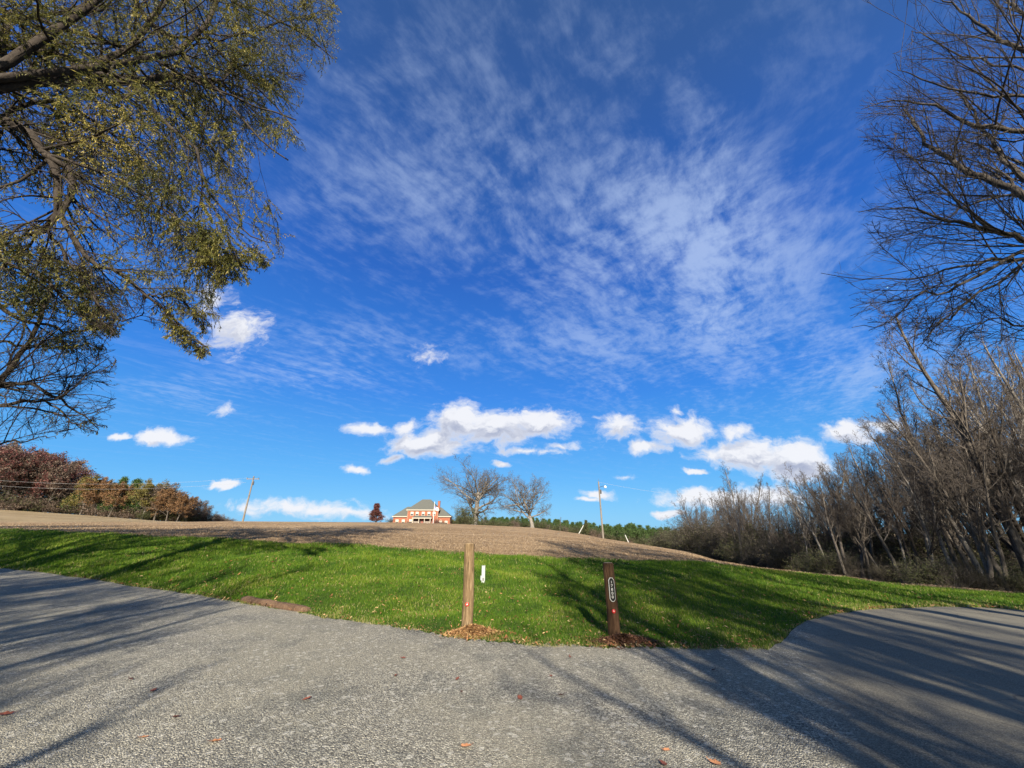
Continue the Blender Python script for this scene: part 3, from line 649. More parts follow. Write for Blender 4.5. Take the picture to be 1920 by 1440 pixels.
    MB().add([(p0 - .2, -2.2, Z(678)), (p1 + .2, -2.2, Z(678)), (p1 - .3, -.01, Z(640)), (p0 + .3, -.01, Z(640)), (p0 - .2, -2.2, Z(684)), (p1 + .2, -2.2, Z(684)), (p1 + .2, -.01, Z(684)), (p0 - .2, -.01, Z(684))],
             [(0, 1, 2, 3), (4, 5, 1, 0), (5, 6, 2, 1), (7, 4, 0, 3), (7, 6, 5, 4)]).build('porch_roof', RF, root)
    MB().box(p0 - .2, p1 + .2, -2.25, -2.203, Z(692), Z(677)).build('porch_beam', WH, root)
    for c_ in (915, 1020, 1120, 1222): MB().box(X(c_) - .12, X(c_) + .12, -2.1, -1.86, .0, Z(692)).build('porch_column', WH, root)
    for (a, c_) in ((925, 1010), (1132, 1212)):
        q = MB().box(X(a), X(c_), -2.0, -1.94, .85, .95).box(X(a), X(c_), -2.0, -1.94, .1, .18)
        for k in np.arange(X(a) + .1, X(c_), .24): q.box(k, k + .07, -1.99, -1.95, .18, .85)
        q.build('railing', WH, root)
    MB().box(p0, p1, -2.2, -.003, -1.2, .0).build('porch_floor', CR, root)
    MB().box(X(1050), X(1085), -.05, -.013, 0, 2.2).build('door', DR, root)
    return root
HOUSE = house()

# flagpole in front of the house
def flagpole():
    x, y = xy(812, 982, 150.0); gz = H(x, y); top = P(815.5, 941, 150.0)[2]
    root = empty('flagpole', (x, y, gz)); tag(root, 'white flagpole standing in front of the brick house', 'flagpole')
    m, T, pos, b, fin = mat('white_pole', .4, .4); WP = fin((.6, .6, .6))
    q = MB().tube([(0, 0, -.3), (0, 0, top - gz)], [.11, .07], 10).tube([(0, 0, top - gz), (0, 0, top - gz + .12)], [.1, .02], 8); q.build('pole', WP, root)
    f = bpy.data.materials.new('flag_cloth'); f.use_nodes = True; T = NT(f.node_tree)
    oc = T.n('ShaderNodeTexCoord').outputs['UV']; sp = T.n('ShaderNodeSeparateXYZ', {0: oc})
    bars = T.m('GREATER_THAN', T.m('FRACT', T.m('MULTIPLY', sp.outputs[1], 3.5)), .5)
    c = T.mix(bars, (.80, .78, .78), (.62, .10, .10)); canton = T.m('MULTIPLY', T.m('LESS_THAN', sp.outputs[0], .38), T.m('GREATER_THAN', sp.outputs[1], .5))
    c = T.mix(canton, c, (.10, .14, .35)); T.L.new(c, T.N['Principled BSDF'].inputs['Base Color'])
    L, h, nx, nz_ = 1.9, 1.15, 14, 8; z1 = P(815, 949.5, 150)[2] - gz; vs = []; fs = []; uv = []
    for i in range(nx + 1):
        for k in range(nz_ + 1):
            t = i / nx; u = k / nz_
            vs.append((.09 + L * t * .82, .16 * math.sin(t * 7 + u * 1.5) * t, z1 - h * (1 - u) - .75 * t ** 1.2 * L * .45 + .05 * math.sin(t * 9)))
            uv.append((t, u))
    for i in range(nx):
        for k in range(nz_): a = i * (nz_ + 1) + k; fs.append((a, a + nz_ + 1, a + nz_ + 2, a + 1))
    me = bpy.data.meshes.new('flag'); me.from_pydata(vs, [], fs); l = me.uv_layers.new(name='UVMap')
    for lp_ in me.loops: l.data[lp_.index].uv = uv[lp_.vertex_index]
    link('flag', me, f, root).modifiers.new('solid', 'SOLIDIFY').thickness = .01
flagpole()

# ------------------------------------------------------------------ posts, sign, marker, log
def wood(name, c0, c1, c2, dark=(.03, .02, .012)):
    m, T, pos, b, fin = mat(name, .85, .15); oc = T.n('ShaderNodeTexCoord').outputs['Object']
    g1 = T.noise(T.vm('MULTIPLY', oc, (18, 18, 1.6)), 2.2, 8, .7, .6); g2 = T.noise(T.vm('MULTIPLY', oc, (3, 3, .8)), 2.0, 5, .6, .5)
    c = T.ramp(T.m('ADD', T.m('MULTIPLY', g1, .6), T.m('MULTIPLY', g2, .4)), [(.33, c0), (.5, c1), (.66, c2)])
    ck = T.ss(T.vor(T.vm('MULTIPLY', oc, (14, 14, .9)), 1.6, 'DISTANCE_TO_EDGE').outputs['Distance'], 0, .05, .8, 0)
    ck = T.m('MULTIPLY', ck, T.ss(T.noise(oc, 2.5, 3), .45, .6))
    return fin(T.mix(ck, c, dark), T.bump(T.m('SUBTRACT', g1, T.m('MULTIPLY', ck, .5)), 1.0, .012))
POSTA = wood('weathered_post_wood', (.065, .043, .024), (.16, .108, .058), (.35, .26, .155))
POSTB = wood('brown_post_wood', (.042, .022, .013), (.085, .047, .026), (.145, .085, .048))
ENDW = wood('cut_end_wood', (.18, .13, .07), (.34, .25, .14), (.48, .37, .22))
REDM = mat('red_reflector', .3, .5)[4]((.55, .010, .014)); STEEL = mat('reflector_centre', .3, .6)[4]((.8, .55, .5))
def reflector(pz, rad, root, front):
    q = MB(); n = 8
    q.tube([(0, front - .001, pz), (0, front - .010, pz)], [.030, .027], 18); r = q.build('reflector', REDM, root, bevel=.002)
    MB().tube([(0, front - .010, pz), (0, front - .015, pz)], [.013, .010], 10).build('screw', STEEL, r)
def post(px, pyb, pyt, r0, r1, m, label, refl_py, slant=0.0, twist=0):
    g0 = on_ground(px, pyb); Y = g0[1] + r0; x = g0[0]; gz = H(x, Y)
    lo, hi = .5, 3
    for _ in range(30):
        h = (lo + hi) / 2; z = gz + h - CAMZ; c_ = Y * ct + z * st; row = 720 - (z * ct - Y * st) / c_ * F
        if row > pyt: lo = h
        else: hi = h
    h = lo; root = empty('wooden_post', (x, Y, gz)); tag(root, label, 'post')
    rr = random.Random(px); tab_ = [[rr.gauss(0, 1) for _ in range(20)] for _ in range(14)]
    def wob(i, k): return .012 * tab_[i % 14][k] + .03 * math.sin(k * .628 + i * .3)
    zs = np.linspace(-.35, h - .012, 13)
    pts = [(slant * z + .006 * math.sin(z * 4), 0, z) for z in zs]; rad = [r0 + (r1 - r0) * max(0, z) / h for z in zs]
    pts.append((pts[-1][0], 0, h)); rad.append(r1 - .012)
    q = MB().tube(pts, rad, 20, True, wob); q.build('shaft', m, root, smooth=False)
    MB().tube([(pts[-1][0], 0, h), (pts[-1][0], 0, h + .004)], [r1 - .018, r1 - .022], 18).build('cut_end', ENDW, root)
    # reflector height from its row
    Yf = Y - r0; lo, hi = 0, h
    for _ in range(30):
        mz = (lo + hi) / 2; z = gz + mz - CAMZ; c_ = Yf * ct + z * st; row = 720 - (z * ct - Yf * st) / c_ * F
        if row > refl_py: lo = mz
        else: hi = mz
    reflector(lo, 0, root, -(r0 + (r1 - r0) * lo / h) * 1.0 - .004)
    return root, h, gz, Y, r0, r1
pA = post(874, 1183, 1019, .094, .088, POSTA, 'tall pale weathered wooden post with red reflector in a mound of wood chips', 1133)
pB = post(1155, 1196, 1055, .094, .086, POSTB, 'shorter brown wooden post with white-edged house number plate and red reflector', 1146)
def number_sign():
    root, h, gz, Y, r0, r1 = pB; Yf = Y - r1 - .02
    def zrow(py):
        lo, hi = 0, 3
        for _ in range(30):
            mz = (lo + hi) / 2; z = gz + mz - CAMZ; c_ = Yf * ct + z * st; row = 720 - (z * ct - Yf * st) / c_ * F
            if row > py: lo = mz
            else: hi = mz
        return lo
    za, zb = zrow(1128), zrow(1083); W = .046; hh = (zb - za) / 2
    s = empty('number_sign', (0, -r1 - .022, (za + zb) / 2)); s.parent = root
    # sign is screwed to the post: a part of it
    def oct_(w_, h_, c): return [(-w_, -h_ + c), (-w_ + c * .75, -h_), (w_ - c * .75, -h_), (w_, -h_ + c), (w_, h_ - c), (w_ - c * .75, h_), (-w_ + c * .75, h_), (-w_, h_ - c)]
    def plate(w_, h_, c, y0, y1):
        o = oct_(w_, h_, c); q = MB(); n = 8
        return q.add([(x, y0, z) for x, z in o] + [(x, y1, z) for x, z in o], [tuple(range(8)), tuple(range(15, 7, -1))] + [(i, i + 8, (i + 1) % 8 + 8, (i + 1) % 8) for i in range(8)])
    WB = mat('sign_white', .35, .4)[4]((.58, .58, .55)); BK = mat('sign_black', .35, .4)[4]((.008, .008, .008))
    pl = plate(W, hh, .036, -.004, .012).build('white_border', WB, s)
    bk = plate(W - .007, hh - .008, .032, -.008, -.0045).build('black_face', BK, s)
    step = (2 * hh - .076) / 5
    for i, ch in enumerate('17800'):
        cu = bpy.data.curves.new('digit', 'FONT'); cu.body = ch; cu.size = step * 1.04; cu.extrude = .001; cu.offset = .0003; cu.align_x = 'CENTER'; cu.align_y = 'CENTER'
        tmp = bpy.data.objects.new('tmp', cu); C.objects.link(tmp); bpy.context.view_layer.update()
        me = bpy.data.meshes.new_from_object(tmp.evaluated_get(bpy.context.evaluated_depsgraph_get())); bpy.data.objects.remove(tmp); me.materials.clear()
        o = link('digit', me, WB, s); o.rotation_euler = (R(90), 0, 0); o.location = (0, -.0105, hh - .038 - step * (i + .5))
        o.scale = (1.2, 1, 1)
number_sign()
def chips(px, py, rx, ry, hgt, label, cm, seed, n):
    g0 = on_ground(px, py); rg = np.random.default_rng(seed); root = empty('wood_chip_mound', (g0[0], g0[1], g0[2])); tag(root, label, 'wood chips')
    def hz_(x, y): return hgt * np.exp(-((x / rx) ** 2 + (y / ry) ** 2) * 2.2) * (1 + .12 * np.sin(x * 17 + seed) * np.cos(y * 23))
    gx, gy = np.meshgrid(np.linspace(-1.25 * rx, 1.25 * rx, 50), np.linspace(-1.25 * ry, 1.25 * ry, 36)); gz = hz_(gx, gy)
    base = height(g0[0] + gx.ravel(), g0[1] + gy.ravel()).reshape(gx.shape) - g0[2]
    V = np.stack([gx, gy, base + gz - .012], -1).reshape(-1, 3); i, j = np.meshgrid(np.arange(35), np.arange(49), indexing='ij'); a = (i * 50 + j).ravel()
    link('mound', mesh_np('mound', V, np.stack([a, a + 1, a + 51, a + 50], 1), True), cm, root)
    x = rg.normal(0, rx * .48, n); y = rg.normal(0, ry * .48, n); z = height(g0[0] + x, g0[1] + y) - g0[2] + hz_(x, y) + rg.uniform(-.005, .012, n)
    a = rg.uniform(0, 6.28, n); l = rg.uniform(.008, .030, n); w_ = rg.uniform(.004, .012, n); t1, t2 = rg.normal(0, .45, n), rg.normal(0, .45, n)
    e1 = np.stack([np.cos(a), np.sin(a), t1], 1) * l[:, None]; e2 = np.stack([-np.sin(a), np.cos(a), t2], 1) * w_[:, None]; B = np.stack([x, y, z], 1)
    V = np.stack([B - e1 - e2, B + e1 - e2 * .6, B + e1 * .9 + e2, B - e1 * .8 + e2], 1).reshape(-1, 3); i = np.arange(n) * 4
    o = link('chips', mesh_np('chips', V, np.stack([i, i + 1, i + 2, i + 3], 1), False, np.repeat(rg.uniform(0, 1, n), 4)), CHIPM[seed % 2], root); o['kind'] = 'stuff'
CHIPM = [blade_mat('pale_wood_chip', [(0, (.11, .052, .022)), (.5, (.27, .145, .060)), (1, (.43, .28, .13))], .05, .8), blade_mat('brown_wood_chip', [(0, (.045, .020, .012)), (.5, (.11, .050, .028)), (1, (.21, .11, .06))], .05, .8)]
SAW = [mat('sawdust', .95, .1)[4]((.36, .21, .09)), mat('dark_mulch', .95, .1)[4]((.10, .05, .03))]
chips(888, 1188, .40, .22, .10, 'heap of fresh orange wood chips around the foot of the left post', SAW[0], 2, 5200)
chips(1172, 1204, .44, .22, .08, 'heap of brown wood chips around the foot of the numbered post', SAW[1], 3, 5200)

def marker():
    g0 = on_ground(906, 1092); Y = g0[1]; gz = g0[2]; m, T, pos, b, fin = mat('pale_grey_plastic', .5, .3)
    GP = fin(T.mix(T.noise(pos, 14, 6, .7), (.26, .28, .28), (.42, .44, .43)))
    p1 = P(905, 1062, Y); h = p1[2] - gz; sc = g0[1] / 693 / 1.14
    root = empty('utility_pedestal', (g0[0], Y, gz)); tag(root, 'slim pale grey utility pedestal standing in the lawn behind the tall post', 'utility pedestal')
    MB().box(-3.2 * sc, 3.2 * sc, -.05, .05, -.1, h).box(-3.5 * sc, 3.5 * sc, -.054, .054, h, h + .02).build('post', GP, root, bevel=.008)
    MB().box(-5.2 * sc, -3.22 * sc, -.04, .04, .05, h * .42).build('side_box', GP, root, bevel=.006)
    MB().box(-1.5 * sc, 1.5 * sc, -.054, -.052, h * .1, h * .3).build('access_panel', mat('dark_slot', .6)[4]((.12, .12, .12)), root)
marker()
def log():
    a, b = on_ground(455, 1126), on_ground(578, 1147); rad = .088
    q = MB(); n = 14; pts = []; rr = []
    rnd = random.Random(4); tb = [[rnd.gauss(0, 1) for _ in range(16)] for _ in range(n + 1)]
    mid = (a + b) / 2; root = empty('timber_log', tuple(mid)); tag(root, 'short reddish brown timber log lying in the grass by the gravel edge', 'log')
    for i in range(n + 1):
        t = i / n; p = a * (1 - t) + b * t; z = H(p[0], p[1]) + .012; pts.append((p[0] - mid[0], p[1] - mid[1], z - mid[2])); rr.append(rad * (1 + .07 * math.sin(i * 1.3)) * (.72 if i in (0, n) else 1))
    # knock the ends in to soften them
    pts = [tuple(np.array(pts[0]) - .02 * (np.array(pts[1]) - np.array(pts[0])))] + pts[1:]
    LOGM = wood('rotting_log_wood', (.050, .030, .020), (.11, .068, .044), (.19, .13, .085))
    q.tube(pts, rr, 16, True, lambda i, k: .06 * tb[i][k]).build('body', LOGM, root, smooth=True)
    p = np.array(pts[6]); MB().tube([p + [0, -.088, -.01], p + [.02, -.12, .03]], [.028, .018], 8).build('knot', mat('dark_knot', .9)[4]((.02, .013, .01)), root)
log()

# utility poles, wires, stakes
POLEM = wood('grey_pole_wood', (.10, .085, .07), (.18, .155, .13), (.28, .25, .22))
DARKM = mat('dark_metal', .5, .4)[4]((.05, .05, .055)); LAMPM = mat('lamp_housing', .4, .4)[4]((.55, .57, .6))
def upole(px, pyb, pyt, Y, label, arm):
    x, y = xy(px, pyb, Y); gz = H(x, y) - .2; top = P(px, pyt, Y)[2]; h = top - gz; root = empty('utility_pole', (x, y, gz)); tag(root, label, 'utility pole')
    MB().tube([(0, 0, -.5), (0, 0, h)], [.17, .11], 10).build('shaft', POLEM, root)
    if arm:
        MB().box(-1.25, 1.25, -.2, -.09, h - .6, h - .46).build('crossarm', POLEM, root)
        for k in (-1.1, 0, 1.1): MB().tube([(k, -.14, h - .46), (k, -.14, h - .3)], [.06, .08], 8).build('insulator', DARKM, root)
        MB().tube([(.3, -.15, h - 1.7), (.3, -.15, h - 1.0)], [.13, .13], 10).build('cutout', DARKM, root)
    else:
        MB().tube([(.22, -.1, h - 2.1), (.22, -.1, h - 1.4)], [.16, .16], 10).build('transformer', DARKM, root)
        MB().tube([(0, -.1, h - 1.0), (.7, -.35, h - .8), (1.0, -.5, h - .85)], .04, 6).build('lamp_arm', DARKM, root)
        MB().tube([(1.0, -.5, h - .75), (1.0, -.5, h - .95), (1.0, -.5, h - 1.15)], [.10, .26, .2], 12).build('lamp_head', LAMPM, root)
        MB().tube([(0, 0, h), (0, 0, h + .5)], [.03, .02], 6).build('top_pin', DARKM, root)
    return (x, y, top)
tA = upole(455, 978, 893, 74, 'bare wooden utility pole with crossarm on the hilltop left of the house', True)
tB = upole(1131, 1009, 903, 68, 'tall pale utility pole with lamp and small transformer right of the big bare trees', False)
WIRE = mat('wire', .5, .3)[4]((.30, .30, .31))
def wire(a, b, sag, label, r=.012):
    a, b = np.array(a), np.array(b); pts = []
    for i in range(25):
        t = i / 24; p = a * (1 - t) + b * t; p[2] -= sag * 4 * t * (1 - t); pts.append(tuple(p))
    o = MB().tube(pts, r, 5).build('overhead_wire', WIRE, None); tag(o, label, 'wire', 'overhead wires')
wire((tA[0] - 1.1, tA[1] - .1, tA[2] - .3), tuple(P(-60, 896, 75)), 1.2, 'upper of two thin wires running left from the crossarm pole')
wire((tA[0] - 1.1, tA[1] - .1, tA[2] - 1.2), tuple(P(-60, 906, 75)), 1.2, 'lower of two thin wires running left from the crossarm pole')
wire((tB[0], tB[1], tB[2] - .1), tuple(P(1420, 935, 78)), .8, 'thin wire running from the lamp pole towards the woods')
WS = mat('white_stake', .5, .3)[4]((.45, .45, .43))
for (a, b, Y, lb) in (((1085, 1004), (1094, 985), 76, 'white leaning stake beside the small evergreen'), ((1179, 1019), (1172, 1003), 66, 'white leaning stake in the field right of the lamp pole')):
    p, q_ = P(*a, Y), P(*b, Y); p[2] = H(p[0], p[1]) - .1
    root = empty('guy_stake', tuple(p)); tag(root, lb, 'stake')
    MB().tube([(0, 0, 0), tuple(q_ - p)], [.075, .065], 8).build('sleeve', WS, root)
    MB().tube([tuple(q_ - p), tuple((q_ - p) * 1.25)], [.02, .02], 6).build('guy_rod', DARKM, root)

# single oak leaves on the gravel
def oak_leaf_mesh(seed, size):
    rg = random.Random(seed); vs = [(0, 0, 0)]; n = 30
    for i in range(n):
        a = 2 * math.pi * i / n; lob = .62 + .38 * abs(math.cos(a * 3.5)) ** .6; x = math.cos(a) * lob; y = math.sin(a) * lob * .62
        vs.append((x * size, y * size, size * (.20 * y * y * 3 + .16 * x * x + rg.uniform(-.03, .06))))
    fs = [(0, i + 1, (i + 1) % n + 1) for i in range(n)]
    k = len(vs); vs += [(-size * .9, -.004, .005), (-size * .9, .004, .005), (-size * 1.35, .003, .02), (-size * 1.35, -.003, .02)]; fs.append((k, k + 1, k + 2, k + 3))
    me = bpy.data.meshes.new('oak_leaf'); me.from_pydata(vs, [], fs); me.update(); return me
OAKL = [mat('oak_leaf_red', .7, .3)[4]((.17, .055, .035)), mat('oak_leaf_tan', .7, .3)[4]((.34, .16, .08)), mat('oak_leaf_dark', .7, .3)[4]((.07, .03, .022))]
LV = [(8,1342,.075,0,'reddish dry leaf at the left frame edge of the gravel'),(287,1296,.06,0,'curled red leaf on the gravel left, upper of the left cluster'),(402,1392,.065,1,'large orange-tan leaf on the gravel near the bottom left'),
 (575,1312,.055,0,'red-brown leaf alone on the gravel left of centre'),(329,1346,.05,2,'dark leaf on the gravel above the large tan leaf'),(244,1275,.045,2,'small dark leaf highest in the left part of the gravel'),
 (756,1235,.045,0,'small red leaf on the gravel below the left post, near the lawn edge'),(742,1268,.045,0,'small red leaf on the pale gravel left of centre'),(975,1310,.055,0,'reddish leaf on the bright gravel in the centre'),
 (1052,1305,.05,2,'brown leaf on the gravel right of the central reddish leaf'),(873,1402,.06,1,'tan leaf at the bottom centre of the gravel'),(858,1274,.045,0,'red leaf on the gravel straight below the tall post'),
 (865,1298,.03,2,'tiny dark leaf below the red leaf in the centre'),(1033,1269,.035,0,'tiny red leaf on the gravel below and between the two posts'),(1244,1434,.055,0,'bright red leaf at the bottom edge of the gravel'),
 (1342,1434,.06,1,'orange leaf at the bottom edge right of the bright red leaf'),(1250,1409,.04,1,'small tan leaf just above the bottom red leaf'),(1069,1233,.04,0,'small red leaf on shaded gravel between the posts'),
 (268,1385,.05,1,'faded tan leaf left of the large orange-tan leaf'),(1338,1258,.045,2,'dark leaf in the shade right of the numbered post')]
for k, (px, py, s_, mi, lb) in enumerate(LV):
    p = on_ground(px, py); o = link('oak_leaf', oak_leaf_mesh(k, s_ * .75), OAKL[mi]); o.location = (p[0], p[1], p[2] + .006); o.rotation_euler = (random.uniform(-.25, .25), random.uniform(-.2, .2), random.uniform(0, 6.28))
    tag(o, lb, 'leaf', 'dry oak leaves on the gravel')

# ------------------------------------------------------------------ near trees with hand laid limbs
def resample(pts, n):
    pts = np.array(pts, float); P4 = np.vstack([2 * pts[0] - pts[1], pts, 2 * pts[-1] - pts[-2]]); out = []
    m_ = len(pts) - 1
    for s in np.linspace(0, m_ - 1e-6, n + 1):
        i = int(s); t = s - i; p0, p1, p2, p3 = P4[i:i + 4]
        out.append(.5 * ((2 * p1) + (-p0 + p2) * t + (2 * p0 - 5 * p1 + 4 * p2 - p3) * t * t + (-p0 + 3 * p1 - 3 * p2 + p3) * t ** 3))
    return np.array(out)
def project(Pn):
    z = Pn[..., 2] - CAMZ; y = Pn[..., 1]; c_ = y * ct + z * st; c_ = np.where(c_ > .2, c_, np.nan)
    return 960 + F * Pn[..., 0] / c_, 720 - F * (z * ct - y * st) / c_
def inside(poly, px, py):
    poly = np.array(poly, float); c = np.zeros(px.shape, bool); j = len(poly) - 1
    for i in range(len(poly)):
        xi, yi = poly[i]; xj, yj = poly[j]; c ^= ((yi > py) != (yj > py)) & (px < (xj - xi) * (py - yi) / (yj - yi + 1e-9) + xi); j = i
    return c
def limbs_arr(limbs, seg=18):
    Ps = []; Rs = []
    for L in limbs:
        pts = [P(*q) if not isinstance(q[0], str) else np.array(q[1:]) for q in L[0]]; p = resample(pts, seg); p[1:-1] += rng.normal(0, .035, (seg - 1, 3)); Ps.append(p)
        Rs.append(L[2] + (L[1] * .82 - L[2]) * (1 - np.linspace(0, 1, seg + 1)) ** 1.2)
    return np.array(Ps), np.array(Rs)
def keepin(PR, poly):
    Pn, Rn = PR; a, b = project(Pn[:, -1]); a2, b2 = project(Pn[:, Pn.shape[1] // 2])
    if callable(poly): k = poly(a, b) & poly(a2, b2)
    else: k = inside(poly, a, b) & inside(poly, a2, b2)
    k |= np.isnan(a) | (a < -5) | (b < -5) | (a > 1925)
    return Pn[k], Rn[k]

W = lambda *p: ('w',) + p
TA = (-12.6, 4.6)                                                    # trunk of the overhanging willow oak, outside the frame
limbsA = [
 ([W(*TA, 8.5), W(-12, 5.5, 12.5), (248,-60,6.2), (248,0,6.6), (310,66,7), (365,117,7.2), (401,160,7.4), (485,255,7.8), (540,300,8)], .14, .02),
 ([W(*TA, 8), W(-12.2, 5.6, 11), (20,30,6.3), (164,66,6.6), (255,98,6.9), (328,135,7.1), (456,190,7.6), (555,225,8)], .12, .02),
 ([W(*TA, 7.2), (-90,80,5.9), (0,85,6), (91,98,6.1), (175,120,6.2), (255,164,6.4), (310,233,6.6), (357,266,6.7), (379,310,6.8), (390,354,6.9), (448,427,7.2), (505,455,7.4)], .12, .014),
 ([W(*TA, 6.3), (-120,190,5.7), (0,222,5.9), (55,255,6), (87,292,6.1), (113,346,6.2), (106,390,6.2), (84,427,6.3), (60,440,6.4)], .15, .05),
 ([(87,292,6.1), (117,310,6.15), (139,361,6.2), (113,405,6.2), (139,456,6.3), (180,495,6.4), (233,518,6.6), (269,553,6.8), (312,587,7), (350,625,7.2), (385,650,7.3)], .085, .018),
 ([(87,292,6.1), (157,313,6.2), (226,343,6.4), (317,397,6.7), (361,441,6.9), (430,500,7.2)], .05, .012),
 ([W(*TA, 9), W(-11.5, 6.5, 14), (350,-50,7.6), (350,0,7.5), (372,44,7.6), (420,110,7.8), (500,180,8.2), (560,250,8.5)], .12, .02),
 ([W(*TA, 9.5), W(-10.5, 7, 15.5), (420,-40,8), (437,0,8), (503,29,8.2), (569,66,8.5), (625,110,8.8)], .12, .018),
 ([W(*TA, 5.4), (-80,440,6.4), (0,488,6.6), (84,525,6.8), (117,559,7), (150,590,7.2), (200,620,7.4)], .07, .015),
 ([W(*TA, 7.5), (-60,20,6.8), (60,30,7.2), (200,10,7.6), (330,-40,8)], .12, .02),
 ([W(*TA, 7), (-60,260,6.4), (60,190,6.8), (170,220,7.1), (260,290,7.4), (330,380,7.7), (420,470,8)], .09, .015),
 ([(84,427,6.3), (120,480,6.6), (180,560,7), (230,600,7.3), (270,585,7.5)], .04, .012),
 ([W(*TA, 9.5), W(-11, 8, 16), W(-10.6, 9, 17), W(-10.6, 10.5, 18.5)], .14, .03),
 ([W(*TA, 9.5), W(-13, 8, 16), W(-13.5, 11, 17.5), W(-14, 13, 18)], .14, .03),
 ([W(*TA, 9), W(-15, 7, 14), W(-17, 11, 17), W(-18, 13, 18.5)], .14, .03),
 ([W(*TA, 9.5), W(-12, 3, 15), W(-9.5, 1.5, 18), W(-8, 1, 20)], .14, .03),
 ([W(*TA, 8.5), W(-15, 4, 12), W(-18, 5, 15), W(-20, 6, 16)], .14, .03),
 ([(269,553,6.8), (330,560,7), (392,600,7.2)], .03, .008), ([(312,587,7), (350,640,7.1), (380,655,7.1)], .03, .008), ([(361,441,6.9), (420,470,7.2), (500,490,7.5)], .03, .008), ([(317,397,6.7), (380,470,7), (430,530,7.2)], .03, .008),
 ([(310,66,7), (430,70,7.6), (540,40,8.2), (620,20,8.6)], .05, .012), ([(401,160,7.4), (470,120,7.8), (560,150,8.2)], .04, .01),
]
polyA = [(-900,-900),(600,-900),(640,-5),(645,100),(618,130),(596,150),(565,195),(582,250),(572,290),(530,300),(500,290),(470,310),(490,350),(530,400),(557,450),(545,480),(505,500),(480,540),(440,545),(430,530),(412,560),(415,600),(415,665),(360,675),(320,642),(285,612),(262,600),(215,640),(160,640),(100,600),(-900,640),(-900,425),(0,425),(60,415),(75,400),(55,385),(0,375),(-900,375)]
def willow_oak():
    root = empty('willow_oak', (TA[0], TA[1], H(*TA))); tag(root, 'large leafy oak hanging olive and yellow foliage over the upper left corner', 'tree')
    rg = np.random.default_rng(11)
    Pl, Rl_ = limbs_arr(limbsA); n1 = Pl.shape[1]
    T0 = resample([(TA[0], TA[1], -.5), (TA[0] + .1, TA[1], 3), (TA[0], TA[1] + .1, 6.5), (TA[0] + .1, TA[1], 10)], 18)[None]; TR0 = np.linspace(.48, .2, 19)[None]; TR0[0, :2] *= 1.3
    P1, R1 = keepin(spawn(rg, Pl, Rl_, 20, .12, 1, .75, .2, .24, 9, .11, -.02, .45, .25, lambda t: 1.2 - .5 * t), polyA)
    P2, R2 = keepin(spawn(rg, P1, R1, 10, .1, 1, .65, .2, .42, 6, .13, -.07, .55, .35, lambda t: 1.15 - .6 * t), polyA)
    P3, R3 = keepin(spawn(rg, P2, R2, 7, .1, 1, .6, .25, .42, 4, .15, -.12, .6, .4), polyA)
    a = tubes([(T0, TR0, 14), (Pl, Rl_, 9)]); link('trunk', mesh_np('trunk', a[0] - np.array(root.location), a[1], True), BARKD, root)
    a = tubes([(P1, np.maximum(R1, .006), 6), (P2, np.maximum(R2, .004), 4), (P3, np.maximum(R3, .0022), 3)]); link('branches', mesh_np('branches', a[0] - np.array(root.location), a[1], True), BARKD, root)
    nl = 310000; M = len(P3); print('twigs', len(P1), len(P2), M)
    dens = np.clip(.65 + .6 * vnoise(P3[:, 0, 0] * .9 + P3[:, 0, 2] * .3, P3[:, 0, 2] * .9 + P3[:, 0, 1] * .5), .04, 1.6); a_, b_ = project(P3[:, 0]); vis = (a_ < 700) & (a_ > -60) & (b_ > -60); dens *= np.linalg.norm(P3[:, -1] - P3[:, 0], axis=1) ** 1.5; dens *= np.where(vis, 1.0, .09) * np.where(vis & (a_ > 360), 1.5, 1.0)
    k = rg.choice(M, nl, p=dens / dens.sum()); u = rg.uniform(.05, 1, nl) * 3.999; i = u.astype(int); f = (u - i)[:, None]
    base = P3[k, i] * (1 - f) + P3[k, i + 1] * f; d = unit(P3[k, i + 1] - P3[k, i]) * .8 + rg.normal(0, .5, (nl, 3)) + [0, 0, -.55]
    tone = np.clip(.38 + .13 * vnoise(P3[:, 0, 0] * 1.1, P3[:, 0, 2] * 1.1 + 7)[k] + rg.normal(0, .13, nl), 0, 1); y_ = rg.uniform(0, 1, nl) < .07; tone[y_] = rg.uniform(.75, 1, y_.sum())
    # the brighter yellowing bunch at the left
    ax, ay = project(P3[:, 0]); bun = (np.hypot((ax - 200) / 90, (ay - 260) / 80) < 1) & (P3[:, 0, 1] < 6.9); sel = bun[k] & (rg.uniform(0, 1, nl) < .6); tone[sel] = rg.uniform(.72, 1, sel.sum())
    big = np.where(vis[k], 1, 3.0); V, Fq, tn = leaf_quads(rg, base, d, rg.uniform(.055, .105, nl) * big, rg.uniform(.012, .020, nl) * big, tone)
    link('leaves', mesh_np('leaves', V - np.array(root.location), Fq, False, tn), L_OLIVE, root)
willow_oak()

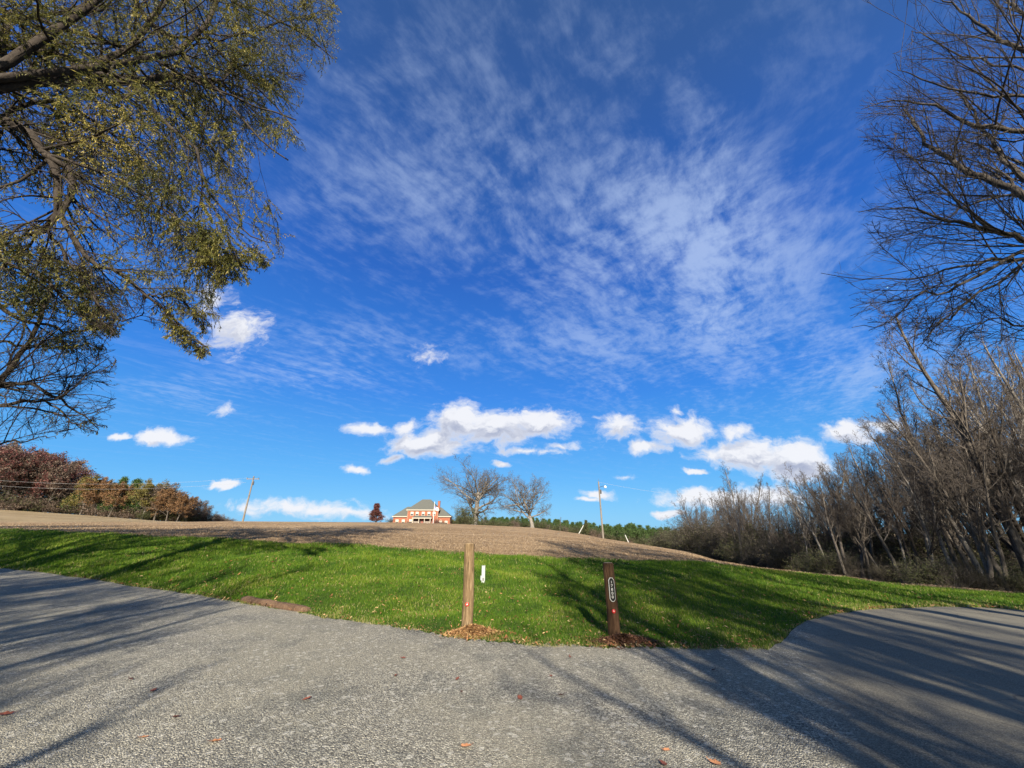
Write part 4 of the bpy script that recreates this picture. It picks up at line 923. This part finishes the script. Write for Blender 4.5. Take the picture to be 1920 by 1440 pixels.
# bare-limbed tree below it at the left edge
limbsB = [
 ([W(-19.5, 11, 4.5), (-80,760,10.4), (0,715,10.4), (62,619,10.6), (90,560,10.8), (100,500,11)], .13, .03),
 ([W(-19.5, 11, 5.5), (-80,560,10.2), (0,572,10.4), (41,600,10.6), (94,609,10.7), (131,625,10.8), (190,600,11), (225,570,11.2)], .11, .015),
 ([W(-19.5, 11, 4), (-80,740,10), (0,725,10), (53,719,10.1), (109,747,10.2), (160,780,10.4), (185,805,10.5)], .10, .012),
 ([(60,720,10.1), (109,740,10.2), (135,720,10.3), (169,700,10.4), (215,697,10.6)], .035, .008),
 ([W(-19.5, 11, 3.5), (-60,775,9.6), (0,762,9.6), (40,753,9.7), (87,753,9.8), (131,735,9.9), (160,705,10), (205,670,10.2)], .09, .01),
 ([(87,753,9.8), (131,787,9.9), (150,800,10), (175,803,10.1)], .03, .007),
 ([W(-19.5, 11, 3), (-60,850,9.3), (0,831,9.3), (47,828,9.4), (80,820,9.5), (105,822,9.5)], .045, .007),
 ([(0,640,10.8), (60,650,11), (130,640,11.2), (200,655,11.4)], .05, .01), ([(0,500,11), (60,520,11.2), (130,560,11.5), (210,600,11.8)], .06, .012),
 ([W(-19.5, 11, 7), (-50,480,11), (30,470,11.4), (110,500,11.8), (180,560,12)], .08, .012),
]
polyB = [(-900,440),(120,440),(240,540),(250,600),(215,640),(222,700),(218,770),(190,830),(150,810),(110,835),(60,840),(20,835),(-900,860)]
def bare_left():
    X0 = (-19.5, 11); root = empty('oak_tree', (X0[0], X0[1], H(*X0))); tag(root, 'dark tree at the left edge with bare drooping lower limbs below the leafy oak', 'tree')
    rg = np.random.default_rng(21); Pl, Rl_ = limbs_arr(limbsB)
    T0 = resample([(X0[0], X0[1], H(*X0) - .5), (X0[0], X0[1], 4), (X0[0] - .4, X0[1], 8), (X0[0] - .6, X0[1], 12)], 18)[None]; TR0 = np.linspace(.4, .12, 19)[None]
    P1, R1 = keepin(spawn(rg, Pl, Rl_, 14, .15, 1, .65, .2, .32, 8, .14, -.01, .5, .25, lambda t: 1.2 - .6 * t), polyB)
    P2, R2 = keepin(spawn(rg, P1, R1, 8, .1, 1, .6, .2, .42, 5, .16, -.02, .55, .35, lambda t: 1.15 - .6 * t), polyB)
    P3, R3 = keepin(spawn(rg, P2, R2, 6, .1, 1, .55, .25, .45, 4, .18, -.02, .6, .4), polyB)
    a = tubes([(T0, TR0, 12), (Pl, Rl_, 8)]); link('trunk', mesh_np('trunk', a[0] - np.array(root.location), a[1], True), BARKD, root)
    a = tubes([(P1, np.maximum(R1, .008), 5), (P2, np.maximum(R2, .005), 4), (P3, np.maximum(R3, .003), 3)]); link('branches', mesh_np('branches', a[0] - np.array(root.location), a[1], True), BARKD, root)
    nl = 24000; px_, py_ = project(P3[:, 0]); wt = np.where(np.isnan(px_), .1, np.clip((670 - np.nan_to_num(py_)) / 90, 0.0, 1)) + .012
    k = rg.choice(len(P3), nl, p=wt / wt.sum()); u = rg.uniform(.05, 1, nl) * 3.999; i = u.astype(int); f = (u - i)[:, None]
    base = P3[k, i] * (1 - f) + P3[k, i + 1] * f; d = unit(P3[k, i + 1] - P3[k, i]) * .8 + rg.normal(0, .5, (nl, 3)) + [0, 0, -.55]
    V, Fq, tn = leaf_quads(rg, base, d, rg.uniform(.07, .13, nl), rg.uniform(.018, .028, nl), np.clip(rg.normal(.38, .14, nl), 0, 1))
    link('leaves', mesh_np('leaves', V - np.array(root.location), Fq, False, tn), L_OLIVE, root)
bare_left()

# big bare tree reaching in from the right edge
TR_ = (14.2, 7.2)
limbsR = [
 ([W(*TR_, 7), (2000,270,8), (1920,248,8), (1840,238,8), (1787,214,8), (1728,194,8), (1660,190,8), (1615,205,8)], .13, .008),
 ([W(*TR_, 6), (2000,460,7.8), (1920,447,7.8), (1865,433,7.8), (1772,408,7.8), (1694,389,7.8), (1610,398,7.8)], .13, .008),
 ([W(*TR_, 7.5), (2000,205,7.4), (1920,185,7.4), (1816,168,7.4), (1719,146,7.4), (1680,117,7.4)], .09, .007),
 ([W(*TR_, 8.5), (2000,150,7), (1920,97,7), (1860,63,7), (1816,29,7), (1772,0,7), (1740,-30,7)], .11, .01),
 ([W(*TR_, 5.4), (2000,485,7.2), (1920,481,7.2), (1830,491,7.3), (1743,515,7.4), (1660,525,7.5), (1539,512,7.6)], .08, .006),
 ([W(*TR_, 5), (2000,490,7), (1920,467,7), (1840,515,7), (1770,545,7.1), (1719,559,7.2), (1660,608,7.3), (1597,614,7.4)], .07, .006),
 ([(1920,491,7.2), (1811,574,7.3), (1770,600,7.3), (1743,627,7.4), (1715,650,7.4)], .035, .006),
 ([W(*TR_, 7.6), (2000,170,8.4), (1920,136,8.4), (1811,107,8.4), (1733,63,8.4), (1710,60,8.4)], .08, .007),
 ([(1960,380,8.5), (1920,360,8.5), (1816,384,8.5), (1743,428,8.5), (1640,450,8.5)], .06, .007),
 ([(1865,433,7.8), (1800,380,8), (1740,320,8.2), (1700,290,8.3), (1665,265,8.4)], .05, .006),
 ([(1980,330,8.5), (1900,300,8.6), (1830,270,8.7), (1760,262,8.8), (1640,255,8.9)], .06, .006),
 ([(1980,60,8), (1900,10,8), (1850,-40,8)], .09, .02), ([W(*TR_, 9), W(14, 8.5, 13), W(14.5, 9, 16)], .12, .03), ([W(*TR_, 9), W(16, 8.5, 13), W(17, 9, 17)], .12, .03),
 ([W(*TR_, 5), (2000,640,8.2), (1920,610,8.2), (1850,600,8.3), (1790,640,8.4)], .06, .008),
]
def polyR(a, b):
    lim = np.interp(b, [-400, -10, 60, 130, 180, 260, 330, 390, 440, 500, 515, 540, 600, 640, 700], [1600, 1735, 1700, 1650, 1605, 1600, 1640, 1600, 1620, 1560, 1530, 1590, 1590, 1660, 1800])
    return (a > lim) & (b < 700)
BARKM = bark_mat('mottled_bark', (.025, .021, .018), (.055, .047, .040), (.13, .115, .10))
def right_tree():
    root = empty('bare_tree', (TR_[0], TR_[1], H(*TR_))); tag(root, 'large bare tree reaching dark leafless limbs in from the upper right edge', 'tree')
    rg = np.random.default_rng(31); Pl, Rl_ = limbs_arr(limbsR)
    T0 = resample([(TR_[0], TR_[1], H(*TR_) - .5), (TR_[0], TR_[1], 3), (TR_[0] + .1, TR_[1], 6), (TR_[0], TR_[1], 10)], 18)[None]; TR0 = np.linspace(.4, .16, 19)[None]
    P1, R1 = keepin(spawn(rg, Pl, Rl_, 19, .10, 1, .5, .16, .32, 8, .09, .02, .42, .25, lambda t: 1.25 - .7 * t), polyR)
    P2, R2 = keepin(spawn(rg, P1, R1, 9, .1, 1, .5, .18, .46, 5, .11, .03, .55, .35, lambda t: 1.15 - .6 * t), polyR)
    P3, R3 = keepin(spawn(rg, P2, R2, 5, .1, 1, .5, .2, .45, 4, .12, .03, .6, .45), polyR)
    a = tubes([(T0, TR0, 12), (Pl, Rl_, 8), (P1, np.maximum(R1, .007), 5)]); link('trunk', mesh_np('trunk', a[0] - np.array(root.location), a[1], True), BARKM, root)
    a = tubes([(P2, np.maximum(R2, .0045), 4), (P3, np.maximum(R3, .0028), 3)]); link('branches', mesh_np('branches', a[0] - np.array(root.location), a[1], True), BARKM, root)
right_tree()

# ------------------------------------------------------------------ hilltop trees
x, y = xy(889, 984, 112); put(make_bare(101, 17, .62, 'oak', BARKL, BARK), x, y, top_height(0, 862, x, y), 'tallest wide-spreading bare tree on the hilltop right of the house', 'tree', rz=1.0, wide=1.28)
x, y = xy(998, 988, 114); put(make_bare(102, 15, .50, 'oak', BARKL, BARK), x, y, top_height(0, 886, x, y), 'rounded bare tree right of the tallest hilltop tree', 'tree', rz=2.2, wide=1.1)
x, y = xy(705, 980, 110); put(leafy_tree(103, 5.5, .12, L_MAROON, 6500, .2, 'cone', 'maple_tree'), x, y, top_height(0, 938, x, y), 'small round maroon-leaved tree left of the brick house', 'tree', wide=1.35)
x, y = xy(879, 985, 106); put(shrub(104, 4, 3, L_CEDAR, 5000, .22, 'cedar_shrub'), x, y, top_height(0, 951, x, y), 'dark shrubby cedar at the foot of the tallest hilltop tree', 'shrub')
x, y = xy(1098, 1003, 92); put(leafy_tree(105, 5, .1, L_CEDAR, 5000, .2, 'cone', 'evergreen_tree'), x, y, top_height(0, 971, x, y), 'small dark evergreen behind the leaning white stake', 'tree')
hb = shrub(106, 2, 1.6, L_MAROON, 1500, .12, 'garden_shrub'); x, y = xy(818, 982, 163); put(hb, x, y, 2.6, 'reddish garden shrub by the flagpole in front of the house', 'shrub')
hc = shrub(107, 2, 1.4, L_CEDAR, 1500, .12, 'garden_shrub')
x, y = xy(831, 982, 168); put(hc, x, y, 2.0, 'small dark shrub between the right wing windows of the house', 'shrub')
x, y = xy(765, 982, 166); put(hc, x, y, 1.6, 'low dark shrub left of the house porch', 'shrub')
x, y = xy(733, 982, 172); put(hc, x, y, 3.2, 'dark shrub at the left end of the house', 'shrub')
thin_ = make_bare(108, 6, .06, 'thin', BARKL, BARK); x, y = xy(1050, 995, 120); put(thin_, x, y, 4.2, 'thin bare sapling between the hilltop trees and the evergreen', 'tree')

# ------------------------------------------------------------------ far pines
pines = [leafy_tree(200 + k, 14, .2, L_PINE, 5200, .42, 'pine', 'pine_tree', BARK, .55) for k in range(3)]
k = 0
for row, (Yr, stp) in enumerate(((188, 9.5), (206, 8.5), (226, 9))):
    for px in np.arange(838, 1305, stp):
        px_ = px + random.uniform(-3, 3); tp = np.interp(px_, [838, 940, 1000, 1060, 1120, 1180, 1230, 1300], [975, 971, 974, 980, 986, 985, 989, 1003]) + random.uniform(-7, 5) - 2 - row * 1.0
        x, y = xy(px_, 1000, Yr + random.uniform(-5, 5)); h = top_height(0, tp, x, y); put(pines[k % 3], x, y, h, ('tall green pine in the front of the far pine row', 'green pine standing in the middle of the far pine wood', 'green pine at the back of the far pine wood')[row], 'tree', 'pines beyond the field', wide=1.35); k += 1

# ------------------------------------------------------------------ left treeline
autumn = {'rust': leafy_tree(301, 12, .25, L_RUST, 9000, .34, 'round', 'autumn_tree'), 'brown': leafy_tree(302, 12, .25, L_BROWN, 6500, .30, 'round', 'autumn_tree'),
          'maroon': leafy_tree(303, 12, .25, L_MAROON, 5200, .28, 'round', 'autumn_tree'), 'gold': leafy_tree(304, 12, .25, L_GOLD, 9000, .34, 'round', 'autumn_tree'),
          'pine': leafy_tree(305, 12, .25, L_PINE, 9000, .42, 'cone', 'pine_tree', None, .5), 'grey': make_bare(306, 12, .2, 'round', BARKL, BARK)}
LT = [(-70,835,'brown'),(-35,840,'maroon'),(-5,842,'brown'),(25,846,'maroon'),(55,852,'maroon'),(80,866,'brown'),(105,880,'maroon'),(128,893,'pine'),(150,898,'gold'),(178,899,'rust'),(203,886,'pine'),(205,908,'rust'),(240,890,'pine'),(268,906,'gold'),(292,909,'brown'),(315,919,'rust'),(335,930,'rust'),(352,934,'brown'),(368,940,'brown'),(384,950,'brown'),(400,954,'grey'),(418,960,'grey'),(432,966,'grey')]
names = {'rust': 'rust orange autumn tree', 'brown': 'brown-leaved autumn tree', 'maroon': 'dull maroon autumn tree', 'gold': 'olive and gold autumn tree', 'pine': 'dark green pine', 'grey': 'grey bare tree'}
ordn = ['leftmost', 'second', 'third', 'fourth', 'fifth', 'sixth', 'seventh', 'eighth', 'ninth']
cnt = {}; tot_ = {}
for (px, tp, kd) in LT: tot_[kd] = tot_.get(kd, 0) + 1
for (px, tp, kd) in LT:
    Yt = np.interp(px, [-70, 150, 350, 440], [112, 122, 126, 150]) + random.uniform(-3, 3); x, y = xy(px, 965, Yt)
    c_ = cnt.get(kd, 0); cnt[kd] = c_ + 1
    put(autumn[kd], x, y, top_height(0, tp, x, y), f'{names[kd]}, {ordn[c_]} of its colour from the left along the far treeline', 'tree', 'autumn treeline beyond the left field', wide=1.1 if kd != 'grey' else 1.0)
for i in range(26):
    px = -75 + i * 20 + random.uniform(-6, 6); tp = np.interp(px, [-70, 0, 60, 110, 150, 300, 350, 440], [840, 848, 858, 890, 903, 915, 940, 972]) + random.uniform(2, 12)
    x, y = xy(px, 965, np.interp(px, [-70, 350, 440], [125, 138, 160]) + random.uniform(-3, 5)); kd = random.choice(['brown', 'maroon', 'rust', 'pine'] if px < 120 else ['rust', 'brown', 'gold', 'pine'])
    put(autumn[kd], x, y, top_height(0, tp, x, y), 'tree in the rear rank of the far left treeline, mostly hidden by those in front', 'tree', 'rear of the far left treeline', wide=1.4)

ub = shrub(310, 4, 4, L_BROWN, 3500, .28, 'woodland_bush'); ub2 = shrub(311, 4, 4, L_CEDAR, 3500, .28, 'woodland_bush')
for i in range(44):
    px = -75 + i * 11.8 + random.uniform(-4, 4); x, y = xy(px, 965, np.interp(px, [-70, 150, 350, 440], [114, 124, 128, 152]) + random.uniform(-3, 4))
    put((ub, ub2)[(i * 7) % 3 == 0], x, y, np.interp(px, [0, 350, 440], [3.6, 3.2, 1.8]) * random.uniform(.8, 1.3), ('brown bush under the far left treeline', 'dark green bush under the far left treeline')[(i * 7) % 3 == 0], 'bush', 'bushes under the far left treeline', wide=1.5)
for i in range(60):
    px = 838 + i * 7.8 + random.uniform(-3, 3); x, y = xy(px, 1000, 182 + random.uniform(-4, 14))
    put((ub2, ub)[i % 4 == 0], x, y, random.uniform(2.2, 3.6), ('dark green scrub under the far pines', 'brown scrub under the far pines')[i % 4 == 0], 'bush', 'scrub under the far pines', wide=1.3)
# ------------------------------------------------------------------ woods on the right
forest = [make_bare(400, 15, .19, 'forest', BARK, TWIG), make_bare(401, 15, .20, 'forest', BARK, TWIG), make_bare(402, 15, .13, 'thin', BARKL, TWIG),
          make_bare(403, 15, .17, 'forest', BARK, TWIG), make_bare(404, 12, .13, 'round', BARK, TWIG), make_bare(405, 16, .18, 'forest', BARKL, BARK), make_bare(406, 15, .14, 'multi', BARKD, TWIG)]
PRX = [1270,1300,1340,1380,1400,1440,1480,1530,1560,1600,1650,1700,1720,1780,1850,1920,2100]; PRY = [985,935,915,885,905,925,905,868,838,825,812,795,735,668,600,540,450]
def woods_height(x, y, slack):
    best = 3
    for h in np.arange(3, 32, .4):
        p = np.array([[x, y, H(x, y) + h]]); a, b = project(p)
        if b[0] < np.interp(a[0], PRX, PRY) + slack: break
        best = h
    return best
def edgeY(px): return np.interp(px, [1260, 1300, 1340, 1400, 1450, 1500, 1600, 1700, 1800, 1920, 2100], [92, 80, 62, 46, 37, 31, 27, 25, 24, 23, 22])
wl = ['slender bare tree in the front rank of the woods right of the lawn', 'bare tree in the second rank of the right-hand woods', 'bare tree in the middle of the right-hand woods', 'bare tree deep in the right-hand woods', 'bare tree at the back of the right-hand woods', 'bare tree at the far back of the right-hand woods']
k = 0
for row in range(5):
    px = 1285 + row * 7
    while px < 2080:
        Yt = edgeY(px) + row * 4.5 + random.uniform(-1.5, 1.5); q = (px - 960) / F / 1.12; x = q * Yt
        h = woods_height(x, Yt, random.uniform(-14, 26)); 
        if h > 4 and not (x > 14 and Yt < 14):
            put(forest[(k * 3 + row) % 7 if px > 1420 else (2, 1, 4, 0)[k % 4]], x, Yt, h, wl[row], 'tree', 'bare trees of the woods on the right, rank %d' % (row + 1), wide=1.0); k += 1
        px += random.uniform(.7, 1.3) * (27 + row * 4) * np.interp(px, [1280, 1500, 1700, 2000], [.8, 1, 1.25, 1.4])
print('woods', k)
for i, (px, tp, kd, Yt, lb) in enumerate([(1395, 868, 2, 44, 'pale slim tree standing tallest above the thicket at the left end of the woods'), (1320, 925, 4, 66, 'small spreading bare tree at the left tip of the woods'),
        (1850, 640, 2, 24, 'tall pale-trunked bare tree at the right frame edge'), (1925, 560, 1, 23, 'tall leaning bare tree rightmost at the lawn edge'), (1590, 830, 3, 27, 'multi-stemmed pale tree at the lawn edge amid the woods')]):
    x = (px - 960) / F / 1.12 * Yt; put(forest[kd], x, Yt, top_height(0, tp, x, Yt), lb, 'tree', None)
# thicket along the edge
th = [shrub(501, 3, 2.4, L_THICK, 7000, .11, 'thicket_bush'), shrub(502, 3, 2.6, L_CEDAR, 8000, .11, 'thicket_bush'), shrub(503, 3.4, 2.2, L_THICK, 3500, .09, 'thicket_bush')]
k = 0
for row in range(4):
    px = 1275
    while px < 2100:
        if px > 1480 and random.random() < (.55, .35, .2, 0)[row]: px += 30; continue
        Yt = edgeY(px) - 2.0 + row * 3.2 + random.uniform(-.8, .8); x = (px - 960) / F / 1.12 * Yt
        h = np.interp(px, [1275, 1330, 1420, 1500, 1700, 2000], [3.0, 3.6, 2.7, 1.4, 1.2, 1.2]) * random.uniform(.7, 1.15) * (1 + row * .25) * (1.7 if row == 3 and px > 1500 else 1)
        put(th[(k + row) % 3], x, Yt, h, ('olive-brown bush at the lawn edge of the woods', 'bush behind the front bushes of the woods', 'bush among the first trunks of the woods', 'bush deep in the understorey of the woods')[row], 'bush', 'thicket along the woods, row %d' % (row + 1), wide=1.25); k += 1
        px += random.uniform(.7, 1.3) * np.interp(px, [1275, 1400, 1700, 2000], [18, 26, 40, 60])
cz = leafy_tree(510, 7, .14, L_CEDAR, 9000, .2, 'cone', 'cedar_tree')
for (px, Yt, tp, lb) in ((1425, 47, 972, 'dark cedar behind the thicket at the left end of the woods'), (1455, 44, 985, 'shorter cedar beside the dark cedar in the woods'), (1660, 36, 930, 'olive cedar deep among the trunks of the woods'), (1775, 34, 900, 'tall olive cedar deep in the woods at right')):
    x = (px - 960) / F / 1.12 * Yt; put(cz, x, Yt, top_height(0, tp, x, Yt), lb, 'tree')
# woods on the horizon right of the pines
for i in range(22):
    px = 1262 + i * 9; x, y = xy(px, 1010, 195 + random.uniform(-8, 14)); put(autumn[random.choice(['grey', 'brown', 'grey'])], x, y, random.uniform(9, 12), 'distant grey-brown tree between the pines and the woods', 'tree', 'distant trees right of the pines')
# ------------------------------------------------------------------ trees behind the viewer (their shade falls across the scene)
bt = [make_bare(601, 16, .34, 'forest', BARK, TWIG), make_bare(602, 15, .24, 'multi', BARK, TWIG)]
lt = leafy_tree(603, 15, .35, L_OLIVE, 26000, .16, 'round', 'shade_tree', None, .5)
lt2 = leafy_tree(604, 12, .25, L_OLIVE, 6000, .16, 'round', 'shade_tree', None, .5); lt3 = leafy_tree(605, 7, .2, L_CEDAR, 9000, .16, 'cone', 'shade_cedar', None, .5)
bt2 = make_bare(606, 16, .16, 'forest', BARK, TWIG)
for (kd, x, y, h) in SHADERS:
    put((bt + [lt, lt2, lt3, bt2])[kd], x, y, h, 'tree behind the viewer shading the gravel and road', 'tree', 'shade trees behind the viewer')
